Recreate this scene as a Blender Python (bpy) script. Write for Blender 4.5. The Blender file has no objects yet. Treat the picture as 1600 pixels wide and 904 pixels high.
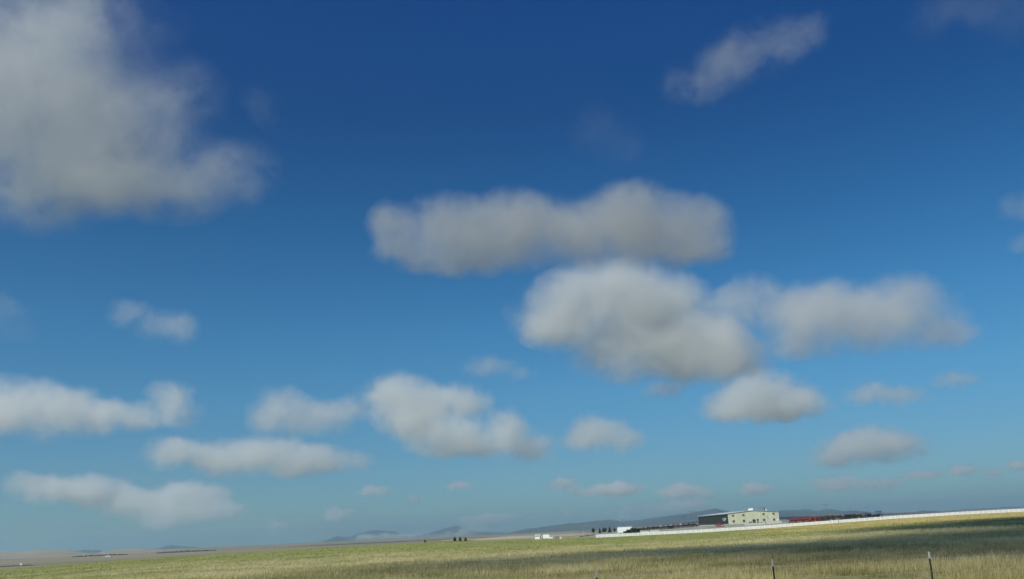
import bpy, bmesh, math, random
import numpy as np
from mathutils import Vector, Matrix

# ------------------------------------------------------------------ camera, sky, sun, exposure
scene = bpy.context.scene
C = scene.collection
random.seed(7)
rng = np.random.default_rng(11)

IW, IH = 1600.0, 904.0            # photograph size, only used to turn sight lines into directions
FOC = 1386.0                      # focal length in photograph pixels
EYE = 2.4
PITCH = math.radians(15.3)
ROLL = math.radians(2.6)

cam_data = bpy.data.cameras.new("camera")
cam = bpy.data.objects.new("camera", cam_data)
C.objects.link(cam)
cam_data.sensor_width = 36.0
cam_data.lens = FOC / IW * 36.0
cam_data.clip_start = 0.1
cam_data.clip_end = 300000.0
fwd = Vector((0, math.cos(PITCH), math.sin(PITCH)))
right0 = Vector((1, 0, 0))
up0 = right0.cross(fwd)
# the camera is rolled so that the level horizon rises towards the right of the picture
right = right0 * math.cos(ROLL) - up0 * math.sin(ROLL)
up = up0 * math.cos(ROLL) + right0 * math.sin(ROLL)
m = Matrix((right, up, -fwd)).transposed().to_4x4()
m.translation = Vector((0, 0, EYE))
cam.matrix_world = m
scene.camera = cam

def ray(px, py):
    d = fwd + right * ((px - IW / 2) / FOC) - up * ((py - IH / 2) / FOC)
    return d

def at(px, py, Y):
    """the point at forward distance Y on the sight line through (px, py)"""
    d = ray(px, py)
    return Vector((0, 0, EYE)) + d * (Y / d.y)

SUN_EL = math.radians(44.0)
SUN_AZ = math.radians(-140.0)     # clockwise from straight ahead: behind and to the left
sun_dir = Vector((math.sin(SUN_AZ) * math.cos(SUN_EL), math.cos(SUN_AZ) * math.cos(SUN_EL), math.sin(SUN_EL)))

world = bpy.data.worlds.new("World")
scene.world = world
world.use_nodes = True
wn = world.node_tree.nodes
wl = world.node_tree.links
wn.clear()
wo = wn.new("ShaderNodeOutputWorld")
bg = wn.new("ShaderNodeBackground")
sky = wn.new("ShaderNodeTexSky")
sky.sky_type = 'NISHITA'
sky.sun_disc = False
sky.sun_elevation = SUN_EL
sky.sun_rotation = SUN_AZ
sky.altitude = 3000.0
sky.air_density = 1.0
sky.dust_density = 3.0
sky.ozone_density = 10.0
bg.inputs["Strength"].default_value = 0.075
# the camera saw a deeper blue overhead and a duller band near the horizon than the bare sky model: graded by height, alike all round
tcw = wn.new("ShaderNodeTexCoord"); sepw = wn.new("ShaderNodeSeparateXYZ")
wl.new(tcw.outputs["Generated"], sepw.inputs[0])
grade = wn.new("ShaderNodeValToRGB")
GR = [(0.0, (.78,.88,.66)), (.065, (.90,1.08,.88)), (.15, (.84,1.34,1.14)), (.225, (.66,1.34,1.24)), (.33, (.40,1.10,1.18)), (.44, (.23,.80,1.09)), (.55, (.19,.80,1.26)), (1.0, (.19,.76,1.2))]
ge = grade.color_ramp.elements
while len(ge) < len(GR): ge.new(0.5)
for k, (p, c) in enumerate(GR):
    ge[k].position = p; ge[k].color = (c[0] / 1.5, c[1] / 1.5, c[2] / 1.5, 1)
wl.new(sepw.outputs["Z"], grade.inputs[0])
tint = wn.new("ShaderNodeMix"); tint.data_type = "RGBA"; tint.blend_type = "MULTIPLY"; tint.inputs[0].default_value = 1.0
wl.new(sky.outputs[0], tint.inputs[6])
wl.new(grade.outputs[0], tint.inputs[7])
wl.new(tint.outputs[2], bg.inputs[0])
wl.new(bg.outputs[0], wo.inputs[0])

sun_data = bpy.data.lights.new("sun", 'SUN')
sun_data.energy = 3.2
sun_data.angle = math.radians(0.53)
sun_data.color = (0.98, 0.99, 0.90)
sun = bpy.data.objects.new("sun", sun_data)
C.objects.link(sun)
sun.rotation_euler = sun_dir.to_track_quat('Z', 'Y').to_euler()

vs = scene.view_settings
vs.view_transform = 'Standard'
vs.look = 'None'
vs.exposure = 0.6
vs.gamma = 1.0
vs.use_curve_mapping = False

scene.render.engine = 'CYCLES'
cy = scene.cycles
cy.use_denoising = True
cy.use_adaptive_sampling = True
cy.adaptive_threshold = 0.02
cy.max_bounces = 8
cy.diffuse_bounces = 3
cy.glossy_bounces = 2
cy.transparent_max_bounces = 48
cy.volume_bounces = 5
cy.volume_step_rate = 1.0
cy.volume_max_steps = 256
# ------------------------------------------------------------------ materials
def ramp_mat(name, cols, scale, rough=0.9, detail=4.0, bump=0.0, bscale=None, spec=0.2, metal=0.0, attr=None, stretch=(1, 1, 1), coord="Object"):
    """principled surface whose colour wanders through cols by fractal noise"""
    mt = bpy.data.materials.new(name)
    mt.use_nodes = True
    nt = mt.node_tree; n, l = nt.nodes, nt.links
    b = n["Principled BSDF"]
    b.inputs["Roughness"].default_value = rough
    b.inputs["Metallic"].default_value = metal
    b.inputs["Specular IOR Level"].default_value = spec
    tc = n.new("ShaderNodeTexCoord")
    mp = n.new("ShaderNodeMapping"); mp.inputs["Scale"].default_value = stretch
    l.new(tc.outputs[coord], mp.inputs[0])
    nz = n.new("ShaderNodeTexNoise")
    nz.inputs["Scale"].default_value = scale
    nz.inputs["Detail"].default_value = detail
    nz.inputs["Roughness"].default_value = 0.6
    l.new(mp.outputs[0], nz.inputs["Vector"])
    cr = n.new("ShaderNodeValToRGB")
    e = cr.color_ramp.elements
    lo, hi = 0.32, 0.68
    while len(e) < len(cols): e.new(0.5)
    for i, c in enumerate(cols):
        e[i].position = lo + (hi - lo) * i / max(1, len(cols) - 1)
        e[i].color = (c[0], c[1], c[2], 1)
    l.new(nz.outputs["Fac"], cr.inputs[0])
    l.new(cr.outputs[0], b.inputs["Base Color"])
    if bump:
        bn = n.new("ShaderNodeTexNoise"); bn.inputs["Scale"].default_value = bscale or scale * 6
        bn.inputs["Detail"].default_value = 4
        l.new(mp.outputs[0], bn.inputs["Vector"])
        bp = n.new("ShaderNodeBump"); bp.inputs["Strength"].default_value = bump
        bp.inputs["Distance"].default_value = 1.0
        l.new(bn.outputs["Fac"], bp.inputs["Height"]); l.new(bp.outputs[0], b.inputs["Normal"])
    return mt

def paint(name, c, rough=0.5, var=0.12, scale=1.5, metal=0.0, spec=0.4):
    d = tuple(max(0, v * (1 - var)) for v in c); u = tuple(min(1, v * (1 + var)) for v in c)
    return ramp_mat(name, [d, c, u], scale, rough, 3, metal=metal, spec=spec)

# ------------------------------------------------------------------ the lie of the land
def tab(x, xs, ys):
    return np.interp(x, xs, ys)

CREST_AZ = [-60, -29.6, -23.2, -12.5, -4.7, 1.3, 4.5, 11.1, 14.9, 18.55, 22.1, 25.4, 28.6, 40]
CREST_Z = [-4.6, -3.7, -1.8, -0.4, -0.15, -1.1, -1.58, -1.36, -0.8, 0.05, 0.9, 1.33, 1.46, 1.5]
PAD_AZ = [-60, -15, -5, 3.0, 4.5, 6.5, 8, 11, 13, 22, 30, 60]
PAD_Z = [-8.0, -7.5, -5.0, -2.4, -1.0, -0.4, 0.3, 1.3, 1.55, 1.55, 1.45, 1.4]

def sstep(a, b, t):
    t = np.clip((t - a) / (b - a), 0, 1)
    return t * t * (3 - 2 * t)

def land(x, y):
    x = np.asarray(x, float); y = np.asarray(y, float)
    r = np.hypot(x, y)
    az = np.degrees(np.arctan2(x, y))
    front = sstep(80, 55, np.abs(az))
    yy = np.maximum(np.where(np.abs(az) < 70, y, r), 0.0)
    cz = tab(az, CREST_AZ, CREST_Z) * front
    pz = tab(az, PAD_AZ, PAD_Z) * front
    z = cz * np.clip((yy - 45) / 385.0, 0, 1)
    t1 = np.clip((yy - 432) / 73.0, 0, 1)
    mid = np.minimum(pz, cz + 1.7)
    z = np.where(yy > 432, cz + (mid - cz) * t1, z)
    z = np.where(yy > 505, mid + (pz - mid) * sstep(505, 514, yy), z)
    z = z + (-8.0 - z) * sstep(740, 1700, yy) * 1.0
    z = z + 0.05 * np.sin(x * 0.11 + 1.3) * np.sin(y * 0.083) * np.clip((yy - 20) / 60, 0, 1) * (yy < 425)
    return z

def land1(x, y):
    return float(land(np.array([x]), np.array([y]))[0])

def mesh_obj(name, verts, faces, mat=None, parent=None, smooth=False):
    me = bpy.data.meshes.new(name)
    me.from_pydata(verts, [], faces)
    me.update()
    if mat: me.materials.append(mat)
    if smooth:
        me.polygons.foreach_set("use_smooth", [True] * len(me.polygons))
    o = bpy.data.objects.new(name, me)
    C.objects.link(o)
    if parent: o.parent = parent
    return o

def grid_faces(nr, nc, wrap=False):
    i = np.arange(nr - 1)[:, None]; j = np.arange(nc if wrap else nc - 1)[None, :]
    a = i * nc + j; b = i * nc + (j + 1) % nc; c = (i + 1) * nc + (j + 1) % nc; d = (i + 1) * nc + j
    return np.stack([a, b, c, d], -1).reshape(-1, 4)

def big_mesh(name, V, F, mat, smooth=True):
    me = bpy.data.meshes.new(name)
    me.vertices.add(len(V)); me.vertices.foreach_set("co", np.asarray(V, np.float32).ravel())
    k = F.shape[1]
    me.loops.add(F.size); me.loops.foreach_set("vertex_index", F.astype(np.int32).ravel())
    me.polygons.add(len(F)); me.polygons.foreach_set("loop_start", np.arange(len(F), dtype=np.int32) * k)
    me.polygons.foreach_set("loop_total", np.full(len(F), k, np.int32))
    if smooth: me.polygons.foreach_set("use_smooth", np.ones(len(F), bool))
    me.update(calc_edges=True)
    me.materials.append(mat)
    o = bpy.data.objects.new(name, me); C.objects.link(o)
    return o

# field material: what grows where, over the whole sheet
def ground_material():
    mt = bpy.data.materials.new("prairie_ground"); mt.use_nodes = True
    nt = mt.node_tree; n, l = nt.nodes, nt.links
    b = n["Principled BSDF"]; b.inputs["Roughness"].default_value = 0.95; b.inputs["Specular IOR Level"].default_value = 0.1
    tc = n.new("ShaderNodeTexCoord")
    sep = n.new("ShaderNodeSeparateXYZ"); l.new(tc.outputs["Object"], sep.inputs[0])
    def noise(scale, detail=4, stretch=(1, 1, 1)):
        mp = n.new("ShaderNodeMapping"); mp.inputs["Scale"].default_value = stretch
        l.new(tc.outputs["Object"], mp.inputs[0])
        z = n.new("ShaderNodeTexNoise"); z.inputs["Scale"].default_value = scale; z.inputs["Detail"].default_value = detail
        z.inputs["Roughness"].default_value = 0.62
        l.new(mp.outputs[0], z.inputs["Vector"]); return z.outputs["Fac"]
    def ramp(fac, cols, lo=0.34, hi=0.66):
        cr = n.new("ShaderNodeValToRGB"); e = cr.color_ramp.elements
        while len(e) < len(cols): e.new(0.5)
        for i, c in enumerate(cols):
            e[i].position = lo + (hi - lo) * i / (len(cols) - 1); e[i].color = (*c, 1)
        l.new(fac, cr.inputs[0]); return cr.outputs[0]
    def mix(f, a, c):
        mx = n.new("ShaderNodeMix"); mx.data_type = 'RGBA'
        if isinstance(f, float): mx.inputs[0].default_value = f
        else: l.new(f, mx.inputs[0])
        l.new(a, mx.inputs[6]); l.new(c, mx.inputs[7]); return mx.outputs[2]
    def edge(src, noise_out, centre, width, wob):
        # smooth border with a ragged outline
        ma = n.new("ShaderNodeMath"); ma.operation = 'MULTIPLY_ADD'; ma.inputs[1].default_value = wob
        l.new(noise_out, ma.inputs[0]); l.new(src, ma.inputs[2])
        mr = n.new("ShaderNodeMapRange"); mr.interpolation_type = 'SMOOTHSTEP'
        mr.inputs["From Min"].default_value = centre - width + wob / 2; mr.inputs["From Max"].default_value = centre + width + wob / 2
        l.new(ma.outputs[0], mr.inputs["Value"]); return mr.outputs["Result"]
    near = ramp(noise(0.35, 5), [(0.24, 0.20, 0.09), (0.34, 0.30, 0.145), (0.44, 0.39, 0.20)])
    green = ramp(noise(0.05, 5, (1, .35, 1)), [(0.20, 0.215, 0.07), (0.25, 0.255, 0.085), (0.30, 0.285, 0.105)])
    gold = ramp(noise(0.03, 5, (1, .4, 1)), [(0.30, 0.28, 0.10), (0.42, 0.34, 0.14), (0.48, 0.38, 0.17)])
    dirt = ramp(noise(0.12, 5), [(0.20, 0.185, 0.15), (0.26, 0.245, 0.20), (0.32, 0.30, 0.25)])
    far = ramp(noise(0.0016, 6), [(0.13, 0.12, 0.075), (0.20, 0.18, 0.12), (0.25, 0.215, 0.16), (0.19, 0.18, 0.10)])
    wob = noise(0.02, 5)
    verge = ramp(noise(0.45, 5), [(0.15, 0.125, 0.055), (0.22, 0.185, 0.085), (0.30, 0.255, 0.125)])
    near = mix(edge(sep.outputs["Y"], wob, 66.0, 12.0, 30.0), verge, near)
    col = mix(edge(sep.outputs["Y"], wob, 140.0, 16.0, 60.0), near, green)
    # dry golden strip towards the rail fence on the right
    gx = edge(sep.outputs["X"], wob, 95.0, 40.0, 60.0)
    gy = edge(sep.outputs["Y"], wob, 205.0, 20.0, 70.0)
    mu = n.new("ShaderNodeMath"); mu.operation = 'MULTIPLY'; l.new(gx, mu.inputs[0]); l.new(gy, mu.inputs[1])
    col = mix(mu.outputs[0], col, gold)
    # gravel yard behind the rail fence
    dx = edge(sep.outputs["X"], wob, 34.0, 4.0, 10.0)
    dy = edge(sep.outputs["Y"], wob, 440.0, 2.0, 8.0)
    mu2 = n.new("ShaderNodeMath"); mu2.operation = 'MULTIPLY'; l.new(dx, mu2.inputs[0]); l.new(dy, mu2.inputs[1])
    col = mix(mu2.outputs[0], col, dirt)
    col = mix(edge(sep.outputs["Y"], wob, 700.0, 60.0, 120.0), col, far)
    l.new(col, b.inputs["Base Color"])
    bn = noise(1.2, 6)
    bp = n.new("ShaderNodeBump"); bp.inputs["Strength"].default_value = 0.5; bp.inputs["Distance"].default_value = 0.4
    l.new(bn, bp.inputs["Height"]); l.new(bp.outputs[0], b.inputs["Normal"])
    return mt

az_list = np.concatenate([np.arange(-42, 42.01, 0.15), np.arange(44, 318, 4.0)])
rad = np.concatenate([[0.5], np.geomspace(4, 380, 60), np.arange(388, 530, 3.0), np.geomspace(535, 70000, 70)])
RR, AA = np.meshgrid(rad, np.radians(az_list), indexing='ij')
GX, GY = RR * np.sin(AA), RR * np.cos(AA)
# straighten the rows in front so that they run level with the rail fence
frontw = np.clip((45 - np.abs(np.degrees((AA + np.pi) % (2 * np.pi) - np.pi))) / 3.0, 0, 1)
scl = 1 + frontw * (1 / np.maximum(np.cos(AA), 0.6) - 1)
GX, GY = GX * scl, GY * scl
GZ = land(GX, GY)
V = np.stack([GX, GY, GZ], -1).reshape(-1, 3)
ground = big_mesh("ground", V, grid_faces(len(rad), len(az_list), True)[:, ::-1].copy(), ground_material())
ground["kind"] = "structure"; ground["label"] = "rolling grass field running to a gravel yard and the far valley"

# ------------------------------------------------------------------ hills and mountains
def fbm1(x, seed, octs=5, rough=0.55):
    r = np.random.default_rng(seed); s = np.zeros_like(x); a = 1.0; f = 1.0
    for _ in range(octs):
        ph = r.uniform(0, 1000); xi = x * f + ph
        i0 = np.floor(xi).astype(int); t = xi - i0; t = t * t * (3 - 2 * t)
        tabv = r.uniform(-1, 1, 4096)
        s += a * (tabv[i0 % 4096] * (1 - t) + tabv[(i0 + 1) % 4096] * t); a *= rough; f *= 2
    return s

def fbm2(x, y, seed, octs=4, rough=0.55):
    r = np.random.default_rng(seed); s = np.zeros_like(x); a = 1.0; f = 1.0
    for _ in range(octs):
        T = r.uniform(-1, 1, (256, 256)); xi, yi = x * f + 17.3, y * f + 5.1
        i, j = np.floor(xi).astype(int), np.floor(yi).astype(int); u, v = xi - i, yi - j
        u = u * u * (3 - 2 * u); v = v * v * (3 - 2 * v); i1, j1 = (i + 1) % 256, (j + 1) % 256; i, j = i % 256, j % 256
        s += a * ((T[i, j] * (1 - u) + T[i1, j] * u) * (1 - v) + (T[i, j1] * (1 - u) + T[i1, j1] * u) * v); a *= rough; f *= 2
    return s

def ridge(name, label, prof, Y, front, back, base, mat, wob=0.4, seed=1, step=2.0, rows=26, jag=0.12):
    px = np.arange(prof[0][0], prof[-1][0] + 0.1, step)
    py = np.interp(px, [p[0] for p in prof], [p[1] for p in prof])
    top = np.array([at(a, b, Y) for a, b in zip(px, py)])
    H = np.maximum(top[:, 2] - base, 0.01)
    scale_m = Y / FOC
    top[:, 2] += fbm1(px / 11.0, seed) * wob * scale_m * np.clip(H / (4 * scale_m), 0, 1)
    H = np.maximum(top[:, 2] - base, 0.01)
    ts = np.concatenate([np.linspace(-1, 0, rows), np.linspace(0, 1, rows // 3)[1:]])
    Vs = []
    for t in ts:
        dist = Y + (t * front if t < 0 else t * back)
        k = dist / Y
        X = top[:, 0] * k
        prof_h = (1 - abs(t)) ** (1.25 if t < 0 else 1.0)
        n2 = fbm2(X / (front * 0.22), np.full_like(X, dist) / (front * 0.22), seed + 3)
        z = base + H * prof_h * k + n2 * jag * H * (1 - (1 - abs(t)) ** 3) * (1 - abs(t)) * 1.6 - (0.0 if abs(t) < 1 else 2.0)
        # nothing may rise over the sight line to the crest
        lim = EYE + (top[:, 2] - EYE) * k - (0.0 if t == 0 else 0.002 * H)
        z = np.minimum(z, np.maximum(lim, base - 2)) if t < 0 else z
        Vs.append(np.stack([X, np.full_like(X, dist), z], -1))
    V = np.concatenate(Vs)
    o = big_mesh(name, V, grid_faces(len(ts), len(px)), mat)
    o["kind"] = "structure"; o["label"] = label
    return o

m_mount = ramp_mat("mountain_slopes", [(0.015, 0.025, 0.028), (0.03, 0.04, 0.042), (0.07, 0.07, 0.062)], 0.0011, 0.95, 6, stretch=(1, .6, 1))
m_mount2 = ramp_mat("bare_mountain_slopes", [(0.03, 0.037, 0.036), (0.055, 0.06, 0.054), (0.10, 0.095, 0.08)], 0.0014, 0.95, 6, stretch=(1, .6, 1))
m_hill = ramp_mat("dry_hill_grass", [(0.11, 0.105, 0.075), (0.24, 0.205, 0.155), (0.31, 0.26, 0.195), (0.22, 0.19, 0.14)], 0.006, 0.95, 6, stretch=(1, .5, 1))
m_stub = ramp_mat("stubble_field", [(0.15, 0.15, 0.075), (0.34, 0.30, 0.21), (0.40, 0.35, 0.25), (0.42, 0.37, 0.28)], 0.006, 0.95, 5, stretch=(.6, 1, 1))
m_purp = ramp_mat("sage_flats", [(0.115, 0.10, 0.085), (0.165, 0.135, 0.12), (0.20, 0.165, 0.145)], 0.004, 0.95, 6, stretch=(1, .3, 1))

ridge("mountain_range", "far blue mountains with low cloud on their slopes, left of centre",
      [(330,860),(400,856),(430,852),(445,848),(470,851),(490,849),(515,841),(525,838),(548,837),(560,833),(580,828),(600,828),(625,832),(640,838),(660,834),(690,826),(712,820),(735,826),(760,830),(800,832),(850,836)],
      21000, 4000, 3000, -10, m_mount, wob=0.9, seed=4)
ridge("mountain_range", "long blue grey mountain ridge behind the farm yard",
      [(690,846),(740,838),(780,834),(830,824),(870,819),(910,815),(950,811),(975,814),(1000,811),(1040,806),(1075,801),(1100,797),(1117,793),(1130,796),(1145,800),(1165,799),(1190,798),(1220,797),(1245,795.5),(1262,795),(1278,797),(1292,794),(1303,795.5),(1318,798),(1335,796.5),(1360,799),(1390,801),(1420,799),(1445,796),(1475,798),(1505,794.5),(1540,793.5),(1600,790),(1700,786),(1800,786)],
      15000, 3500, 2500, -10, m_mount2, wob=0.55, seed=9)
ridge("hill", "small blue far hill behind the brown ridge at far left",
      [(220,859),(250,855),(262,852),(270,850.5),(280,852),(300,853.5),(330,856),(360,859)], 19000, 2500, 2000, -10, m_mount, wob=0.25, seed=12)
ridge("hill", "low flat blue hill peeping over the gap at far left",
      [(115,864),(126,859),(132,857.5),(142,858.5),(152,858),(160,861),(170,866)], 19000, 2500, 2000, -10, m_mount, wob=0.15, seed=14)
ridge("hill", "brown grass hills along the skyline at far left",
      [(-160,866),(-60,862),(0,861.5),(40,859.5),(60,857.3),(85,857),(110,858.5),(130,862),(148,864.5),(165,860),(190,857),(215,856),(260,857.5),(300,857),(350,856.5),(400,856),(450,855),(520,852.5),(600,849),(660,848)],
      6500, 3800, 2000, -8.5, m_hill, wob=0.3, seed=21)
ridge("hill", "pale tan stubble fields rising beyond the parked white vehicles",
      [(690,850),(722,845.5),(745,842),(768,839),(800,836.5),(840,835.5),(870,834),(910,832),(950,831.2),(1000,829),(1060,827.5)],
      2100, 500, 400, -7.5, m_stub, wob=0.15, seed=27)
ridge("hill", "purple brown flats below the mountains on the right",
      [(900,829.5),(960,826),(1000,821.5),(1060,815.5),(1100,812.5),(1225,805.8),(1300,803),(1380,800.3),(1440,798.5),(1500,796.5),(1560,794),(1640,791),(1760,786)],
      6000, 2500, 1500, -8.5, m_purp, wob=0.15, seed=31)

# ------------------------------------------------------------------ the air over the valley
def haze_box():
    x0, x1, y0, y1, z0, z1 = -45000, 45000, -30000, 40000, -14.0, 460.0
    vs = [(x, y, z) for z in (z0, z1) for y in (y0, y1) for x in (x0, x1)]
    fs = [(0, 2, 3, 1), (4, 5, 7, 6), (0, 1, 5, 4), (2, 6, 7, 3), (0, 4, 6, 2), (1, 3, 7, 5)]
    mt = bpy.data.materials.new("valley_haze"); mt.use_nodes = True
    n, l = mt.node_tree.nodes, mt.node_tree.links
    n.clear()
    out = n.new("ShaderNodeOutputMaterial"); v = n.new("ShaderNodeVolumePrincipled")
    v.inputs["Color"].default_value = (0.62, 0.88, 1.0, 1)
    v.inputs["Density"].default_value = HAZE
    v.inputs["Anisotropy"].default_value = 0.5
    l.new(v.outputs[0], out.inputs["Volume"])
    o = mesh_obj("haze", vs, fs, mt)
    o["kind"] = "stuff"; o["label"] = "thin blue haze over the valley"
HAZE = 5.5e-5
haze_box()
# ------------------------------------------------------------------ grass: blades nobody could count
def grass_patch(name, label, n, y0, y1, hmin, hmax, wid, cols, blades, seed, az=(-37, 37), bias=2.0, ymin_right=True):
    r = np.random.default_rng(seed)
    a = np.radians(r.uniform(az[0], az[1], n))
    y = (r.uniform(y0 ** (1 / bias), y1 ** (1 / bias), n)) ** bias
    x = np.tan(a) * y
    z = land(x, y)
    clump = np.clip(0.5 + 0.75 * fbm2(x / 2.3, y / 2.3, seed + 1, 3), 0, 1)
    tall = np.clip(0.5 + 0.7 * fbm2(x / 9.0, y / 9.0, seed + 2, 3), 0, 1)
    keep = r.uniform(0, 1, n) < 0.25 + 0.75 * clump
    if az[0] > -30:      # a patch inside the picture thins out raggedly at its left side
        keep &= r.uniform(0, 1, n) < sstep(az[0], az[0] + 8.0, np.degrees(a) + 2.5 * fbm2(x / 30.0, y / 60.0, seed + 7, 3))
    x, y, z, clump, tall = x[keep], y[keep], z[keep], clump[keep], tall[keep]
    n = len(x)
    X = np.repeat(x, blades) + r.normal(0, 0.09, n * blades)
    Yv = np.repeat(y, blades) + r.normal(0, 0.09, n * blades)
    Z = np.repeat(z, blades) - 0.02
    H = (hmin + (hmax - hmin) * np.repeat(0.35 * clump + 0.65 * tall, blades)) * r.uniform(0.6, 1.15, n * blades)
    th = r.uniform(0, 2 * np.pi, n * blades)
    lean = r.normal(0.12, 0.22, n * blades); la = r.normal(0.4, 0.9, n * blades)
    W = wid * r.uniform(0.7, 1.3, n * blades) * (0.8 + Yv / 160.0)
    N = n * blades
    A = np.stack([X - W * np.cos(th), Yv - W * np.sin(th), Z], -1)
    B = np.stack([X + W * np.cos(th), Yv + W * np.sin(th), Z], -1)
    T = np.stack([X + lean * H * np.cos(la), Yv + lean * H * np.sin(la), Z + H], -1)
    V = np.stack([A, B, T], 1).reshape(-1, 3)
    F = np.arange(3 * N).reshape(N, 3)
    # each blade has its own colour: straw, seed head, green stem
    cc = np.array(cols)
    mixv = np.repeat(np.clip(0.45 + 0.5 * fbm2(x / 5.0, y / 5.0, seed + 5, 3), 0, 1), blades) * 0.75 + r.uniform(0, 0.35, N)
    mixv = np.clip(mixv, 0, 0.999) * (len(cc) - 1)
    i = mixv.astype(int); f = (mixv - i)[:, None]
    col = cc[i] * (1 - f) + cc[i + 1] * f
    mt = bpy.data.materials.new(name + "_blades"); mt.use_nodes = True
    nn, ll = mt.node_tree.nodes, mt.node_tree.links
    b = nn["Principled BSDF"]; b.inputs["Roughness"].default_value = 0.8; b.inputs["Specular IOR Level"].default_value = 0.15
    at_ = nn.new("ShaderNodeAttribute"); at_.attribute_name = "blade_colour"
    ll.new(at_.outputs["Color"], b.inputs["Base Color"])
    tr = nn.new("ShaderNodeBsdfTranslucent"); ll.new(at_.outputs["Color"], tr.inputs["Color"])
    mx = nn.new("ShaderNodeMixShader"); mx.inputs[0].default_value = 0.3
    ll.new(b.outputs[0], mx.inputs[1]); ll.new(tr.outputs[0], mx.inputs[2]); ll.new(mx.outputs[0], nn["Material Output"].inputs["Surface"])
    o = big_mesh(name, V, F, mt, smooth=False)
    ca = o.data.attributes.new("blade_colour", 'FLOAT_COLOR', 'FACE')
    ca.data.foreach_set("color", np.concatenate([col, np.ones((N, 1))], 1).astype(np.float32).ravel())
    o["kind"] = "stuff"; o["label"] = label; o["category"] = "grass"
    return o

STRAW = [(0.21, 0.22, 0.08), (0.42, 0.38, 0.17), (0.56, 0.49, 0.26), (0.62, 0.55, 0.32)]
GREEN = [(0.17, 0.205, 0.06), (0.24, 0.26, 0.08), (0.33, 0.32, 0.12), (0.45, 0.40, 0.19)]
GOLD = [(0.33, 0.29, 0.10), (0.52, 0.41, 0.16), (0.64, 0.49, 0.22), (0.66, 0.52, 0.25)]
VERGE = [(0.15, 0.155, 0.055), (0.30, 0.26, 0.11), (0.45, 0.39, 0.185), (0.58, 0.50, 0.28)]
grass_patch("dry_grass", "tall dry straw coloured grass across the nearer field", 75000, 58, 170, 0.10, 0.42, 0.014, STRAW, 5, 3)
grass_patch("verge_grass", "rough olive brown grass around the roadside wire fence", 60000, 14, 74, 0.12, 0.55, 0.011, VERGE, 6, 23)
grass_patch("green_grass", "short yellow green grass across the middle of the field", 65000, 125, 432, 0.06, 0.24, 0.03, GREEN, 4, 8, bias=1.6)
grass_patch("golden_grass", "short golden grass strip along the white rail fence", 42000, 195, 428, 0.06, 0.24, 0.03, GOLD, 4, 15, az=(11, 37), bias=1.3)

# ------------------------------------------------------------------ mesh helpers for the things
class MB:
    """collects simple solids and links them as one mesh"""
    def __init__(self): self.v = []; self.f = []
    def add(self, vs, fs):
        o = len(self.v); self.v += [tuple(p) for p in vs]; self.f += [tuple(o + i for i in q) for q in fs]; return self
    def box(self, x0, x1, y0, y1, z0, z1, tx=0.0, ty=0.0):
        """box; tx, ty pull the top in"""
        return self.add([(x0, y0, z0), (x1, y0, z0), (x1, y1, z0), (x0, y1, z0),
                  (x0 + tx, y0 + ty, z1), (x1 - tx, y0 + ty, z1), (x1 - tx, y1 - ty, z1), (x0 + tx, y1 - ty, z1)],
                 [(3, 2, 1, 0), (4, 5, 6, 7), (0, 1, 5, 4), (1, 2, 6, 5), (2, 3, 7, 6), (3, 0, 4, 7)])
    def prism(self, pts, a, b, axis='y'):
        """closed outline (p, q) pulled along an axis from a to b"""
        k = len(pts)
        def P(p, q, t): return (p, t, q) if axis == 'y' else ((t, p, q) if axis == 'x' else (p, q, t))
        vs = [P(p, q, a) for p, q in pts] + [P(p, q, b) for p, q in pts]
        fs = [tuple(range(k)), tuple(range(2 * k - 1, k - 1, -1))] + [(i, i + k, (i + 1) % k + k, (i + 1) % k) for i in range(k)]
        return self.add(vs, fs)
    def cyl(self, p, q, r0, r1=None, n=10):
        r1 = r0 if r1 is None else r1
        p, q = Vector(p), Vector(q); d = (q - p).normalized()
        a = d.orthogonal().normalized(); b = d.cross(a)
        ring = lambda c, r: [c + (a * math.cos(2 * math.pi * i / n) + b * math.sin(2 * math.pi * i / n)) * r for i in range(n)]
        vs = ring(p, r0) + ring(q, r1)
        fs = [(i, (i + 1) % n, (i + 1) % n + n, i + n) for i in range(n)] + [tuple(range(n - 1, -1, -1)), tuple(range(n, 2 * n))]
        return self.add(vs, fs)
    def build(self, name, mat, parent=None, label=None, smooth=False):
        o = mesh_obj(name, self.v, self.f, mat, parent, smooth)
        bm = bmesh.new(); bm.from_mesh(o.data); bmesh.ops.recalc_face_normals(bm, faces=bm.faces[:]); bm.to_mesh(o.data); bm.free()
        if label: o["label"] = label
        return o

def thing(name, label, cat, loc=(0, 0, 0), rz=0.0, group=None):
    o = bpy.data.objects.new(name, None); C.objects.link(o)
    o.empty_display_size = 0.3
    o.location = loc; o.rotation_euler = (0, 0, rz)
    o["label"] = label; o["category"] = cat
    if group: o["group"] = group
    return o

def tag(o, label, cat, group=None):
    o["label"] = label; o["category"] = cat
    if group: o["group"] = group
    return o

def link_part(name, me, parent, loc=(0, 0, 0), rz=0.0):
    o = bpy.data.objects.new(name, me); C.objects.link(o); o.parent = parent; o.location = loc; o.rotation_euler = (0, 0, rz)
    return o

def copy_tree(o, parent=None):
    c = o.copy(); C.objects.link(c); c.parent = parent
    for ch in list(o.children): copy_tree(ch, c)
    return c

def spot(px, Y):
    """ground point on the sight line column px at forward distance Y"""
    py = 830.0 - 0.0454 * (px - 800)
    for _ in range(3):
        p = at(px, py, Y)
        z = land1(p.x, p.y)
        d = fwd.dot(Vector((p.x, p.y, z)) - Vector((0, 0, EYE)))
        py = IH / 2 - FOC * up.dot(Vector((p.x, p.y, z)) - Vector((0, 0, EYE))) / d
    return Vector((p.x, p.y, z))

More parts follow.
